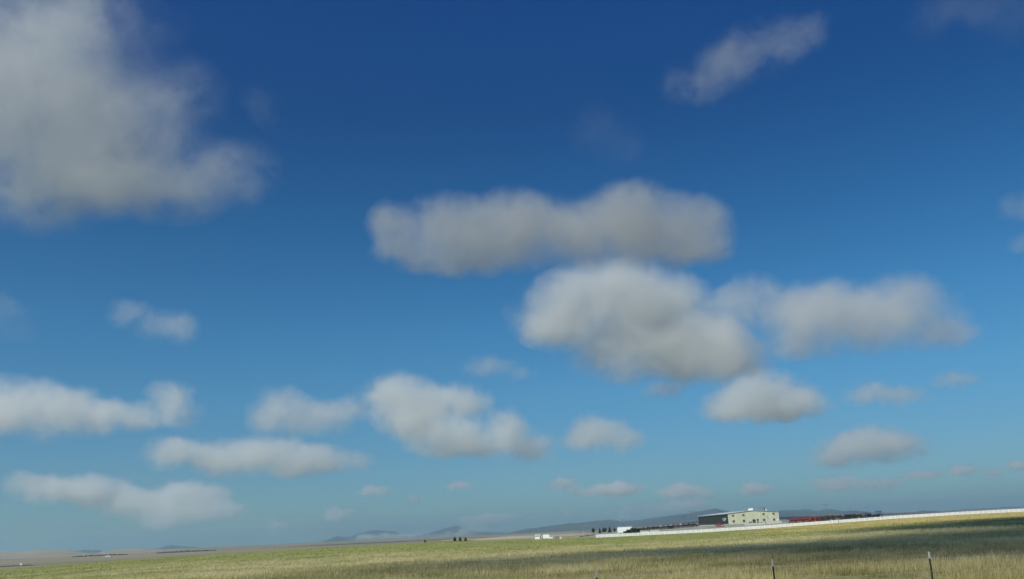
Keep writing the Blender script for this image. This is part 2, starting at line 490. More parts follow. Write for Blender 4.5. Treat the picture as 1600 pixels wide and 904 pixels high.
def below(px, py, y0=430.0, y1=3000.0):
    """where the sight line meets the ground beyond y0"""
    Y = y0
    while Y < y1:
        p = at(px, py, Y)
        if p.z <= land1(p.x, p.y): break
        Y += 4.0
    p = at(px, py, Y); p.z = land1(p.x, p.y)
    return p

# ------------------------------------------------------------------ materials of the things
M_white = paint("white_vinyl", (0.86, 0.86, 0.84), 0.5, 0.03, 0.6)
M_post = paint("dark_green_steel", (0.018, 0.026, 0.016), 0.6, 0.3, 8)
M_tip = paint("galvanised_tip", (0.27, 0.275, 0.27), 0.7, 0.2, 20)
M_wire = paint("weathered_wire", (0.44, 0.42, 0.37), 0.6, 0.3, 10, metal=0.0)
M_tan = ramp_mat("tan_sheet_metal", [(0.45, 0.45, 0.32), (0.50, 0.495, 0.355), (0.54, 0.53, 0.39)], 0.25, 0.5, 4, stretch=(3, 3, .5))
M_dark = ramp_mat("dark_green_sheet_metal", [(0.02, 0.029, 0.025), (0.028, 0.038, 0.032), (0.036, 0.044, 0.037)], 0.3, 0.5, 4, stretch=(3, 3, .5))
M_roof = paint("pale_steel_roof", (0.50, 0.53, 0.54), 0.4, 0.1, 0.3, metal=0.2)
M_trim = paint("dark_trim", (0.05, 0.055, 0.045), 0.5, 0.2, 1)
M_glass = paint("dark_window_glass", (0.04, 0.042, 0.035), 0.2, 0.2, 1, spec=0.5)
M_frame = paint("window_frame", (0.14, 0.14, 0.105), 0.5, 0.1, 2)
M_sign = paint("white_sign_metal", (0.90, 0.90, 0.88), 0.4, 0.04, 1)
M_conc = ramp_mat("pale_concrete", [(0.42, 0.42, 0.35), (0.50, 0.50, 0.42), (0.56, 0.55, 0.47)], 0.6, 0.85, 4)
M_red = paint("red_machine_paint", (0.26, 0.02, 0.016), 0.4, 0.25, 1.2)
M_redcar = paint("dark_red_car_paint", (0.30, 0.015, 0.03), 0.3, 0.1, 1)
M_black = paint("black_machine_paint", (0.012, 0.013, 0.015), 0.5, 0.3, 1.5)
M_brown = paint("rusty_brown_steel", (0.045, 0.035, 0.028), 0.7, 0.45, 1.5)
M_blue = paint("slate_blue_steel", (0.035, 0.042, 0.055), 0.5, 0.3, 1.5)
M_tyre = paint("tyre_rubber", (0.015, 0.015, 0.015), 0.9, 0.2, 3)
M_grey = paint("grey_steel", (0.22, 0.22, 0.21), 0.5, 0.2, 1.5, metal=0.3)
M_pale = paint("pale_galvanised_steel", (0.55, 0.57, 0.57), 0.45, 0.1, 1, metal=0.3)
M_vwhite = paint("white_vehicle_paint", (0.80, 0.80, 0.78), 0.35, 0.04, 0.8)
M_bark = paint("bark", (0.06, 0.045, 0.032), 0.9, 0.3, 4)

# ------------------------------------------------------------------ white rail fence along the yard
def rail_fence(label, px0, px1, Y, fence_no):
    p0 = at(px0, 830, Y).x; p1 = at(px1, 830, Y).x
    step = 2.44
    n = max(1, round((p1 - p0) / step)); step = (p1 - p0) / n
    root = thing("rail_fence", label, "fence", (p0, Y, land1(p0, Y)), group="white rail fences along the yard")
    pm = MB().box(-0.075, 0.075, -0.075, 0.075, -0.3, 1.42)
    pm.box(-0.095, 0.095, -0.095, 0.095, 1.42, 1.47, 0.03, 0.03)
    first = None
    for i in range(n + 1):
        x = i * step; z = land1(p0 + x, Y) - root.location.z
        if first is None:
            first = pm.build("fence_post", M_white, root); first.location = (x, 0, z)
        else:
            link_part("fence_post", first.data, root, (x, 0, z))
    rails = None
    r2 = random.Random(fence_no)
    for i in range(n):
        xa, xb = i * step + 0.08, (i + 1) * step - 0.08
        za, zb = land1(p0 + xa, Y) - root.location.z, land1(p0 + xb, Y) - root.location.z
        for h, t in ((0.18, 0.31), (0.66, 0.28), (1.11, 0.27)):
            if rails is None: rails = {}
            if h not in rails:
                rails[h] = MB().box(0, step - 0.16, -0.025, 0.025, 0, t).build("rail", M_white, root); o = rails[h]
            else:
                o = link_part("rail", rails[h].data, root)
            o.location = (xa, 0, za + h)
            o.rotation_euler = (0, -math.atan2(zb - za, xb - xa), 0)
    return root
rail_fence("white three rail fence in front of the tan shed", 931, 1311.5, 430, 1)
rail_fence("white three rail fence on the right, climbing to the picture's edge", 1313.5, 1640, 431, 2)

# ------------------------------------------------------------------ roadside wire fence
def wire_fence():
    pts = [(931, 889.5, 23.2), (1207, 873, 24.4), (1450, 861, 25.6)]
    P = [at(a, b, Y) for a, b, Y in pts]
    d = P[2] - P[1]; P.append(P[2] + d); d0 = P[0] - P[1]; P.insert(0, P[0] + d0)
    root = thing("wire_fence", "roadside wire fence with dark steel posts and pale tips", "fence", (P[2].x, P[2].y, land1(P[2].x, P[2].y)))
    o = root.location
    r2 = random.Random(5)
    wires = []
    for k, p in enumerate(P):
        zb = land1(p.x, p.y)
        base = Vector((p.x, p.y, zb)) - o
        h = p.z - zb
        mb = MB()
        # T section steel with studs, leaning a little
        mb.box(-0.024, 0.024, 0.0, 0.009, -0.4, h - 0.17); mb.box(-0.005, 0.005, 0.009, 0.036, -0.4, h - 0.17)
        z = 0.15
        while z < h - 0.2:
            mb.box(-0.012, 0.012, -0.012, 0.0, z, z + 0.02); z += 0.055
        post = mb.build("fence_post", M_post, root)
        post.location = base
        post.rotation_euler = (r2.uniform(-.01, .01), r2.uniform(-.012, .012), r2.uniform(-.3, .3))
        tip = MB().box(-0.025, 0.025, -0.001, 0.010, h - 0.17, h).box(-0.006, 0.006, 0.010, 0.037, h - 0.17, h).build("post_tip", M_tip, post)
        wires.append((base, h))
    for lev in (0.18, 0.50, 0.82, 1.12):
        for k in range(len(wires) - 1):
            a, ha = wires[k]; b, hb = wires[k + 1]
            A = a + Vector((0, -0.014, ha - lev)); B = b + Vector((0, -0.014, hb - lev))
            mb = MB(); n = 8; prev = A
            for i in range(1, n + 1):
                t = i / n; q = A.lerp(B, t); q.z -= 0.03 * 4 * t * (1 - t)
                mb.cyl(prev, q, 0.0021, n=5); prev = q
            # barbs
            for i in range(14):
                q = A.lerp(B, (i + .5) / 14); q.z -= 0.03 * 4 * ((i + .5) / 14) * (1 - (i + .5) / 14)
                mb.cyl(q + Vector((-.012, 0, -.018)), q + Vector((.012, 0, .018)), 0.0013, n=4)
            mb.build("wire", M_wire, root)
wire_fence()

# ------------------------------------------------------------------ the metal shed
def shed():
    YB, YE = 520.0, 608.0
    x0, x1 = 116.4, 144.95
    zb = 1.55; ze = 7.52; zr = 8.75; xm = (x0 + x1) / 2
    root = thing("metal_building", "large tan metal shed with dark green side wall and low gabled roof", "building", (x0, YB, zb))
    W = x1 - x0; L = YE - YB; he = ze - zb; hr = zr - zb
    # front gable wall, with real openings for windows and doors
    def fx(px, py):
        p = at(px, py, YB); return p.x - x0, p.z - zb
    wins = []
    for cx, cy, w, h in ((1145.5, 804.8, 1.15, .75), (1161.5, 803.8, 1.15, .75), (1193, 802.3, 1.0, .8), (1208.6, 801.6, 1.15, .75),
                         (1146.4, 813.6, 1.1, 1.0), (1162.5, 813.0, 1.1, 1.1), (1194, 811.4, 1.15, 1.0), (1209.6, 810.7, 1.0, .95)):
        u, z = fx(cx, cy); wins.append((u, z, w, h))
    doors = []
    u, z = fx(1178.3, 813); doors.append((u, 1.15, 1.95, 2.3))
    u, z = fx(1184, 812.6); doors.append((u, 1.2, .95, 2.3))
    rects = [(u - w / 2, u + w / 2, z - h / 2, z + h / 2) for u, z, w, h in wins] + [(u - w / 2, u + w / 2, 0.02, h) for u, z, w, h in doors]
    # sheet the gable in vertical panels about a metre wide, cut round the openings
    xs = sorted(set([0, W, W / 2] + [round(v, 3) for r in rects for v in r[:2]] + [round(k * W / 28, 3) for k in range(1, 28)]))
    wall = MB()
    top = lambda u: he + (hr - he) * (1 - abs(u - W / 2) / (W / 2))
    for a, b in zip(xs[:-1], xs[1:]):
        if b - a < 1e-3: continue
        mid = (a + b) / 2
        cuts = sorted([(r[2], r[3]) for r in rects if r[0] - 1e-4 <= mid <= r[1] + 1e-4])
        z = -0.5
        segs = []
        for c0, c1 in cuts:
            if c0 > z: segs.append((z, c0))
            z = max(z, c1)
        for s0, s1 in segs: wall.box(a, b, 0, 0.12, s0, s1)
        wall.prism([(a, z), (b, z), (b, top(b)), (a, top(a))], 0, 0.12)
    # standing ribs of the sheeting
    ribs = MB()
    for k in range(1, 57):
        u = k * W / 57
        spans = sorted([(r[2], r[3]) for r in rects if r[0] - .08 < u < r[1] + .08]); z = 0.0
        for c0, c1 in spans:
            if c0 - .08 > z: ribs.box(u - .03, u + .03, -0.035, 0.0, z, c0 - .08)
            z = max(z, c1 + .08)
        if z < top(u) - .1: ribs.box(u - .03, u + .03, -0.035, 0.0, z, top(u) - .12)
    w0 = wall.build("gable_wall", M_tan, root, "tan front gable wall")
    ribs.build("sheet_ribs", M_tan, w0)
    side = MB().box(0, 0.12, 0.121, L, -0.9, he - 0.02)
    sw = side.build("side_wall", M_dark, root, "dark green long side wall")
    rb = MB()
    for k in range(1, 88): rb.box(-0.035, 0.0, k * L / 88 - .03 + .1, k * L / 88 + .03 + .1, 0, he - .15)
    rb.build("sheet_ribs", M_dark, sw)
    MB().box(W - 0.12, W, 0.121, L, -0.9, he - 0.02).build("side_wall", M_tan, root)
    bw = MB(); bw.prism([(0.121, -0.9), (W - .121, -0.9), (W - .121, top(W - .121) - .02), (W / 2, hr - .02), (.121, top(.121) - .02)], L - .12, L - .001); bw.build("rear_wall", M_tan, root)
    # roof with overhang and fascia
    ov = 0.35; sl = (hr - he) / (W / 2)
    for s in (0, 1):
        a, b = (-ov, W / 2) if s == 0 else (W / 2, W + ov)
        zA = he - ov * sl if s == 0 else hr; zB = hr if s == 0 else he - ov * sl
        o = MB().prism([(a, zA + .01), (b, zB + .01), (b, zB + .16), (a, zA + .16)], -0.3, L + .3).build("roof_slope", M_roof, root)
        sm = MB()
        for k in range(0, 45):
            y = -0.2 + k * (L + .4) / 44
            sm.prism([(a + .02 * (1 - s), zA + .161), (b - .02 * s, zB + .161), (b - .02 * s, zB + .20), (a + .02 * (1 - s), zA + .20)], y - .025, y + .025)
        sm.build("roof_seams", M_roof, o)
        fa = MB().prism([(a, zA - .16), (b, zB - .16), (b, zB + .0), (a, zA + .0)], -0.3, -0.24).build("gable_trim", M_trim, root)
    gu = MB().box(-ov - .16, -ov - .005, -0.3, L + .3, he - ov * sl - .12, he - ov * sl + .12).build("gutter", M_pale, root, "pale eaves gutter along the dark side")
    MB().box(-0.02, 0.02, -0.06, -0.001, 0, he - .2).build("corner_trim", M_sign, root)
    MB().box(W - 0.06, W + .06, -0.06, -0.001, 0, he - .2).build("corner_trim", M_sign, root)
    MB().box(-.09, -.001, 0.5, L, -0.5, 0.25).build("plinth", M_conc, root)
    # windows
    for u, z, w, h in wins:
        f = MB()
        t = 0.09
        f.box(u - w / 2 - t, u + w / 2 + t, -0.05, -0.001, z + h / 2, z + h / 2 + t); f.box(u - w / 2 - t, u + w / 2 + t, -0.09, -0.001, z - h / 2 - t, z - h / 2)
        f.box(u - w / 2 - t, u - w / 2, -0.05, -0.001, z - h / 2, z + h / 2); f.box(u + w / 2, u + w / 2 + t, -0.05, -0.001, z - h / 2, z + h / 2)
        f.box(u - .03, u + .03, 0.02, 0.05, z - h / 2, z + h / 2)
        wo_ = f.build("window", M_frame, root)
        MB().box(u - w / 2, u + w / 2, 0.06, 0.08, z - h / 2, z + h / 2).build("pane", M_glass, wo_)
    for k, (u, z, w, h) in enumerate(doors):
        f = MB(); t = .1
        f.box(u - w / 2 - t, u - w / 2, -.06, -.001, 0, h + t); f.box(u + w / 2, u + w / 2 + t, -.06, -.001, 0, h + t); f.box(u - w / 2, u + w / 2, -.06, -.001, h, h + t)
        d = f.build("door", M_sign if k == 0 else M_frame, root)
        if k == 0:
            MB().box(u - w / 2, u - .03, .05, .08, .02, h).build("pane", M_glass, d); MB().box(u + .03, u + w / 2, .05, .08, .02, h).build("pane", M_glass, d)
            MB().box(u - .03, u + .03, .03, .09, .02, h).build("mullion", M_frame, d)
        else:
            MB().box(u - w / 2, u + w / 2, .05, .08, 1.25, h).build("pane", M_glass, d); MB().box(u - w / 2, u + w / 2, .05, .08, .02, 1.1).build("panel", M_trim, d)
            MB().box(u - w / 2, u + w / 2, .03, .09, 1.1, 1.25).build("push_bar", M_sign, d)
        MB().box(u + w / 2 - .2, u + w / 2 - .14, -.02, .049, .95, 1.15).build("handle", M_pale, d)
    # big dark door in the side wall, far end
    MB().box(-.06, -.001, L - 22, L - 10, 0, he - 2.0).build("sliding_door", M_black, root)
    # white emblem: an open round stroke with a bar under it, and a looped stem
    def emblem(put, name, parent, label):
        mb = MB()
        def stroke(pts, w):
            for (a, b), (c, d) in zip(pts[:-1], pts[1:]):
                dx, dz = c - a, d - b; ln = math.hypot(dx, dz); nx, nz = -dz / ln * w / 2, dx / ln * w / 2
                ex, ez = dx / ln * w * .2, dz / ln * w * .2
                q = [(a - ex + nx, b - ez + nz), (c + ex + nx, d + ez + nz), (c + ex - nx, d + ez - nz), (a - ex - nx, b - ez - nz)]
                mb.add([put(u, z, 0.0) for u, z in q] + [put(u, z, .1) for u, z in q], [(0, 1, 2, 3), (7, 6, 5, 4), (0, 4, 5, 1), (1, 5, 6, 2), (2, 6, 7, 3), (3, 7, 4, 0)])
        arc = [(1.0 + .72 * math.cos(t), .98 + .72 * math.sin(t)) for t in [math.radians(a) for a in range(50, 321, 18)]]
        stroke(arc, .34)
        stroke([(1.55, .52), (1.55, .95), (1.2, .95)], .22)
        stroke([(2.0, .1), (2.2, 1.0), (2.3, 1.5)], .36)
        stroke([(2.2, 1.55), (2.75, 1.6), (2.95, 1.3), (2.8, .95), (2.2, .85)], .28)
        return mb.build(name, M_sign, parent, label)
    u, z = fx(1197.6, 809.4)
    emblem(lambda a, b, t: (u + a, -0.04 - t, z + b), "emblem", root, "white emblem of an open ring and a looped stem on the tan gable")
    emblem(lambda a, b, t: (-0.04 - t, 14.5 - a * 3.0, 2.1 + b * .9), "emblem", root, "white emblem on the dark side wall")
    # things on the roof
    MB().box(W / 2 - 1.1, W / 2 + 1.1, 3.0, 6.0, hr - .25, hr + 1.05).box(W / 2 - 1.25, W / 2 + 1.25, 2.85, 6.15, hr + 1.05, hr + 1.15).build("roof_unit", M_sign, root, "white ventilation unit on the ridge")
    for v in (9.5, 13.0):
        MB().box(W / 2 + 2.4, W / 2 + 4.4, v, v + 2.2, hr - .55, hr + .25).build("roof_vent", M_pale, root)
    ux, uz = fx(1198.3, 797)
    MB().cyl((ux, 5, hr - 1.0), (ux, 5, hr + .55), .32).cyl((ux, 5, hr + .55), (ux + .35, 5, hr + 1.0), .36, .45).build("flue", M_trim, root)
    MB().cyl((ux + 1.4, 7, hr - 1.0), (ux + 1.4, 7, hr + .4), .28).cyl((ux + 1.4, 7, hr + .4), (ux + 1.4, 7, hr + .6), .42, .1).build("roof_vent", M_sign, root)
    MB().box(W - 1.2, W - .7, -.14, -.002, .9, 1.7).build("meter_box", M_sign, root)
    return root
shed()

# concrete walls before the shed
def low_wall(label, pxa, pya, pxb, pyb, h, Y):
    a, b = at(pxa, pya, Y), at(pxb, pyb, Y)
    z = min(land1(a.x, Y), land1(b.x, Y)) - 0.1
    L = b.x - a.x
    n = max(2, round(L / 2.4))
    root = thing("concrete_wall", label, "wall", (a.x, Y, z), group="concrete walls before the shed")
    blk = None
    for k in range(n):
        w = L / n
        if blk is None:
            blk = MB().box(0.01, w - .01, 0, .3, 0, h, .015, .015).build("wall_block", M_conc, root)
            o = blk
        else: o = link_part("wall_block", blk.data, root)
        o.location = (k * w, 0, 0)
    MB().box(-.05, L + .05, -.06, .36, h + .002, h + .1).build("coping", M_conc, root)
low_wall("long pale concrete wall in front of the shed doors", 1163.3, 820, 1196.5, 819, 1.15, 506)
low_wall("shorter pale concrete wall at the right corner of the shed", 1197.5, 818, 1222, 817, 1.25, 507.2)
low_wall("pale concrete wall just right of the dark shrubs", 1000, 831, 1014, 830.4, 1.3, 470)
low_wall("pale concrete wall left of the row of dark machines", 1016, 830.4, 1030, 829.6, 1.3, 471)
# ------------------------------------------------------------------ yard lights
def yard_light(label, px, pyt, Y, mat, heads=2):
    b = spot(px, Y)
    h = at(px, pyt, Y).z - b.z
    root = thing("yard_light", label, "light pole", b, group="yard lights on tall poles")
    MB().cyl((0, 0, -.3), (0, 0, h), 0.10, 0.05, 8).build("pole", mat, root)
    MB().box(-.25, .25, -.25, .25, -.2, .35).build("footing", M_conc, root)
    MB().cyl((-.95 if heads > 1 else 0, 0, h - .05), (.95, 0, h - .05), .05, n=6).build("arm", mat, root)
    for s in ((-1, 1) if heads > 1 else (1,)):
        hd = MB().prism([(s * .55, h - .02), (s * 1.5, h + .12), (s * 1.5, h + .28), (s * .55, h + .14)], -.22, .22).build("lamp_head", M_trim if mat is not M_pale else M_pale, root)
        MB().prism([(s * .65, h - .03), (s * 1.4, h + .08), (s * 1.4, h + .10), (s * .65, h - .01)], -.22, .22).build("lens", M_pale, hd)
yard_light("tall twin headed yard light behind the red machines", 1293, 787.5, 545, M_grey)
yard_light("twin headed yard light behind the white box trailer", 974.5, 811.5, 640, M_grey)
yard_light("twin headed yard light left of the shed, lower of the two there", 1070, 806.5, 600, M_grey)
yard_light("twin headed yard light nearest the dark end of the shed", 1081.5, 798.5, 560, M_grey)
yard_light("pale single headed yard light standing apart on the left", 912.5, 820.5, 560, M_pale, 1)
yard_light("faint thin yard light behind the dark machines, midway", 1331, 793, 700, M_grey)
yard_light("faint thin yard light near the black tractor", 1357, 792, 700, M_grey)
yard_light("yard light whose head shows above the shed roof", 1192.8, 792.4, 640, M_grey)

# ------------------------------------------------------------------ farm machines
def wheel(parent, x, y, r, w, mat_rim, axis='x'):
    a = Vector((w / 2, 0, 0)) if axis == 'x' else Vector((0, w / 2, 0))
    c = Vector((x, y, r))
    wo_ = MB()
    wo_.cyl(c - a * .9, c + a * .9, r * .62, n=14)
    # tyre as a ring of tapered sections
    n = 18; prof = [(-1, .66), (-1, .92), (-.6, 1.0), (.6, 1.0), (1, .92), (1, .66)]
    ty = MB(); vs = []; fs = []
    for i in range(n):
        t = 2 * math.pi * i / n
        for s, q in prof:
            d = (0, math.cos(t) * r * q, math.sin(t) * r * q) if axis == 'x' else (math.cos(t) * r * q, 0, math.sin(t) * r * q)
            vs.append(c + a * s + Vector(d))
    k = len(prof)
    for i in range(n):
        for j in range(k):
            fs.append((i * k + j, i * k + (j + 1) % k, ((i + 1) % n) * k + (j + 1) % k, ((i + 1) % n) * k + j))
    ty.add(vs, fs)
    w_ = ty.build("wheel", M_tyre, parent); wo_.build("rim", mat_rim, w_)
    return w_

def seed_drill(label, pos, rz, mat, length=3.9, h=2.1, group=None):
    root = thing("seed_drill", label, "farm machine", pos, rz, group)
    L = length / 2
    MB().prism([(-.55, h - .1), (.55, h - .1), (.62, h - .55), (.18, h * .45), (-.18, h * .45), (-.62, h - .55)], -L + .1, L - .1, 'x').build("hopper", mat, root)
    MB().prism([(-.6, h - .095), (.6, h - .095), (.45, h + .05), (-.45, h + .05)], -L + .1, L - .1, 'x').build("lid", mat, root)
    fr = MB().box(-L, L, -.75, -.6, .62, .78).box(-L, L, .6, .75, .62, .78)
    for x in (-L + .05, -L / 2, 0, L / 2, L - .17): fr.box(x, x + .12, -.599, .599, .64, .76)
    fr.box(-L + .2, -L + .32, -.2, .2, .76, h * .5).box(L - .32, L - .2, -.2, .2, .76, h * .5)
    fr.build("frame", M_red if mat is M_red else M_brown, root)
    for i in range(9):
        x = -L + .25 + i * (length - .5) / 8
        MB().cyl((x - .02, -.95, .3), (x + .02, -.95, .3), .3, n=12).box(x - .03, x + .03, -.97, -.72, .3, .7).build("disc", M_brown, root)
    for s in (-1, 1): wheel(root, s * (L + .18), .3, .55, .28, mat)
    MB().prism([(-.06, .5), (.06, .5), (.06, .64), (-.06, .64)], .75, 2.4, 'y').build("drawbar", M_brown, root)
    return root

def baler(label, pos, rz, mat, s=1.0, group=None):
    root = thing("hay_baler", label, "farm machine", pos, rz, group)
    o = [(-1.5, .6), (1.1, .6), (1.5, 1.0), (1.55, 1.7), (1.15, 2.3), (.4, 2.55), (-.6, 2.5), (-1.3, 2.0), (-1.6, 1.2)]
    MB().prism([(a * s, b * s) for a, b in o], -1.1 * s, 1.1 * s, 'y').build("body", mat, root)
    MB().prism([(-.7 * s, 1.0 * s), (.7 * s, 1.0 * s), (.9 * s, 1.7 * s), (0, 2.2 * s), (-.9 * s, 1.7 * s)], -1.16 * s, -1.101 * s, 'y').build("side_panel", M_black, root)
    MB().box(-2.1 * s, -1.45 * s, -1.0 * s, 1.0 * s, .25 * s, .8 * s, .1, 0).build("pickup", M_brown, root)
    for d in (-1, 1): wheel(root, .35 * s, d * 1.32 * s, .6 * s, .36 * s, mat, 'y')
    MB().prism([(-1.4 * s, .6 * s), (-3.6 * s, .55 * s), (-3.6 * s, .7 * s), (-1.4 * s, .85 * s)], -.08, .08, 'y').build("drawbar", M_brown, root)
    return root

def harrow(label, pos, rz, mat, s=1.0, fold=1.0, light=False, group=None):
    root = thing("folding_harrow", label, "farm machine", pos, rz, group)
    fr = MB().box(-1.5 * s, 1.5 * s, -1.2 * s, -1.08 * s, .75 * s, .9 * s).box(-1.5 * s, 1.5 * s, 1.08 * s, 1.2 * s, .75 * s, .9 * s)
    for x in (-1.45, -.5, .4, 1.35): fr.box(x * s, (x + .1) * s, -1.07 * s, 1.07 * s, .77 * s, .88 * s)
    fr.build("frame", mat, root)
    for d in (-1, 1):
        w = MB()
        for k in range(5):
            y = (-1.1 + k * .55) * s
            w.prism([(d * 1.2 * s, .9 * s), (d * 1.32 * s, .9 * s), (d * (1.32 - .35 * fold) * s, (1.0 + 1.5 * fold) * s), (d * (1.2 - .35 * fold) * s, (1.0 + 1.5 * fold) * s)], y, y + .09 * s)
        for zz in (1.3, 1.9, 2.4):
            f = (zz - 1.0) / 1.5
            w.box(d * (1.26 - .33 * f) * s - .05 * s, d * (1.26 - .33 * f) * s + .05 * s, -1.05 * s, 1.15 * s, zz * s * (.6 + .4 * fold), zz * s * (.6 + .4 * fold) + .08 * s)
        w.build("folded_wing", mat, root)
    for row in (-.9, .9):
        g = MB()
        for k in range(9):
            x = (-1.35 + k * .34) * s
            g.cyl((x, row * s, .32 * s), (x + .03 * s, row * s, .32 * s), .31 * s, n=10).box(x, x + .05 * s, (row - .03) * s, (row + .03) * s, .3 * s, .76 * s)
        g.build("disc_gang", M_brown, root)
    for d in (-1, 1): wheel(root, d * .6 * s, 0, .42 * s, .25 * s, mat)
    MB().prism([(-1.3 * s, .91 * s), (1.3 * s, .91 * s), (1.05 * s, 1.55 * s), (-.95 * s, 1.65 * s)], -.8 * s, .8 * s, 'y').build("hopper", mat, root)
    if light:
        MB().box(-.5 * s, .3 * s, -.85 * s, .35 * s, 1.66 * s, 2.05 * s, .1, .08).build("seed_box", M_pale, root)
    MB().box(-.07 * s, .07 * s, -3.0 * s, -1.21 * s, .68 * s, .8 * s).build("drawbar", mat, root)
    return root

def tractor(label, pos, rz, mat):
    root = thing("tractor", label, "tractor", pos, rz)
    MB().prism([(-.2, .8), (2.0, .8), (2.0, 1.35), (1.7, 1.62), (-.2, 1.75)], -.45, .45, 'y').build("bonnet", mat, root)
    MB().box(-1.7, .1, -.6, .6, .75, 1.45).build("chassis", mat, root)
    cab = MB()
    for x, y in ((-1.35, -.72), (-1.35, .64), (.0, -.72), (.0, .64)): cab.box(x, x + .08, y, y + .08, 1.4, 2.9)
    cab.build("canopy_posts", M_black, root)
    MB().box(-1.75, .4, -.95, .95, 2.9, 3.14, .08, .08).build("canopy", M_black, root)
    MB().box(-1.2, -.6, -.3, .3, 1.45, 1.6).box(-1.3, -1.18, -.3, .3, 1.45, 2.05).build("seat", M_black, root)
    MB().cyl((-.15, 0, 1.6), (-.45, 0, 2.05), .04).cyl((-.45, 0, 2.03), (-.48, 0, 2.07), .22, n=12).build("steering_wheel", M_black, root)
    MB().cyl((1.2, .2, 1.6), (1.2, .2, 2.5), .05).build("exhaust", M_grey, root)
    for d in (-1, 1):
        wheel(root, -1.0, d * .85, .85, .5, M_grey, 'y'); wheel(root, 1.5, d * .75, .52, .34, M_grey, 'y')
    MB().prism([(2.0, .45), (2.5, .2), (3.1, .2), (3.1, .35), (2.6, .9), (2.05, .95)], -.9, .9, 'y').build("loader_bucket", M_black, root)
    return root

G_RED = "red machines parked right of the shed"
reds = [("drill", 1239.5, 488, .1, "leftmost red machine of the row right of the shed"),
        ("drill", 1250, 489, -.05, "second red machine from the left, right of the shed"),
        ("drill", 1260.5, 488, .05, "third red machine from the left, right of the shed"),
        ("baler", 1269, 487, .2, "fourth red machine, a rounded one, right of the shed"),
        ("baler", 1277, 486, .05, "rightmost red machine, next to the dark machines")]
for k, (kind, px, Y, rz, lab) in enumerate(reds):
    if kind == "drill": seed_drill(lab, spot(px, Y), rz, M_red, 3.6, 2.0 + .1 * (k % 2), G_RED)
    else: baler(lab, spot(px, Y), rz, M_red, .92, G_RED)

G_DRK = "dark machines parked in a row right of the red ones"
ords = ["first", "second", "third", "fourth", "fifth", "sixth", "seventh", "eighth", "ninth"]
for k in range(9):
    px = 1285.5 + k * 8.1
    lab = "%s dark machine to the right of the red row" % ords[k]
    r2 = random.Random(40 + k)
    if k in (1, 2, 5, 6): baler(lab, spot(px, 488 + r2.uniform(-3, 3)), r2.uniform(-.3, .3), M_brown if k != 5 else M_black, 1.12, G_DRK)
    elif k in (3, 7): seed_drill(lab, spot(px, 488), r2.uniform(-.2, .2), M_brown, 3.4, 2.6, G_DRK)
    else: harrow(lab, spot(px, 488 + r2.uniform(-3, 3)), r2.uniform(-.2, .2), M_brown, 1.2, .65 + .25 * r2.random(), group=G_DRK)
baler("slate blue rounded machine beside the black tractor", spot(1357, 484), .1, M_blue, 1.1)
tractor("black tractor with flat canopy at the right end of the machine row", spot(1371.5, 482), math.radians(185), M_black).scale = (1.25, 1.25, 1.2)

G_LEFT = "dark machines parked left of the shed"
for k in range(11):
    px = 1001 + k * 7.9
    lab = ["dark machine nearest the box trailer, left of the shed", "second dark machine from the box trailer", "third dark machine from the box trailer", "fourth dark machine from the box trailer",
           "fifth dark machine from the box trailer", "middle dark machine of the row left of the shed", "fifth dark machine counted back from the shed", "fourth dark machine counted back from the shed",
           "third dark machine counted back from the shed", "second dark machine counted back from the shed", "dark machine closest to the shed's dark wall"][k]
    r2 = random.Random(70 + k)
    harrow(lab, spot(px, 527 + r2.uniform(-5, 5)), r2.uniform(-.3, .3), M_brown if k % 3 else M_black, 1.05 + .1 * r2.random(), .45 + .3 * r2.random(), light=k in (4, 6, 8), group=G_LEFT)

# long grain augers standing behind the machines
def auger(label, pxa, pya, pxb, pyb, Y):
    a, b = at(pxa, pya, Y), at(pxb, pyb, Y)
    base = Vector((b.x - 2.5, b.y, land1(b.x - 2.5, Y)))
    root = thing("grain_auger", label, "auger", base)
    A, B = a - base, b - base
    MB().cyl(A, B, .16, n=8).build("tube", M_trim, root)
    m_ = A.lerp(B, .72)
    MB().cyl((m_.x, -.7, .5), (m_.x, 0, m_.z), .07, n=6).cyl((m_.x, .7, .5), (m_.x, 0, m_.z), .07, n=6).build("undercarriage", M_trim, root)
    for d in (-1, 1): wheel(root, m_.x, d * .8, .5, .25, M_grey, 'y')
    MB().cyl(B, B + Vector((0.1, 0, -1.2)), .16, n=8).build("spout", M_trim, root)
    MB().box(A.x - .5, A.x + .3, -.5, .5, A.z - .3, A.z + .35).build("intake_hopper", M_trim, root)
auger("long dark auger slanting up behind the red machines", 1232, 810.6, 1263.5, 806.2, 505)
auger("long dark auger slanting up behind the dark machines", 1290, 807, 1307, 804.5, 505)
auger("long thin auger slanting up near the black tractor", 1333, 803.6, 1355, 800.8, 510)

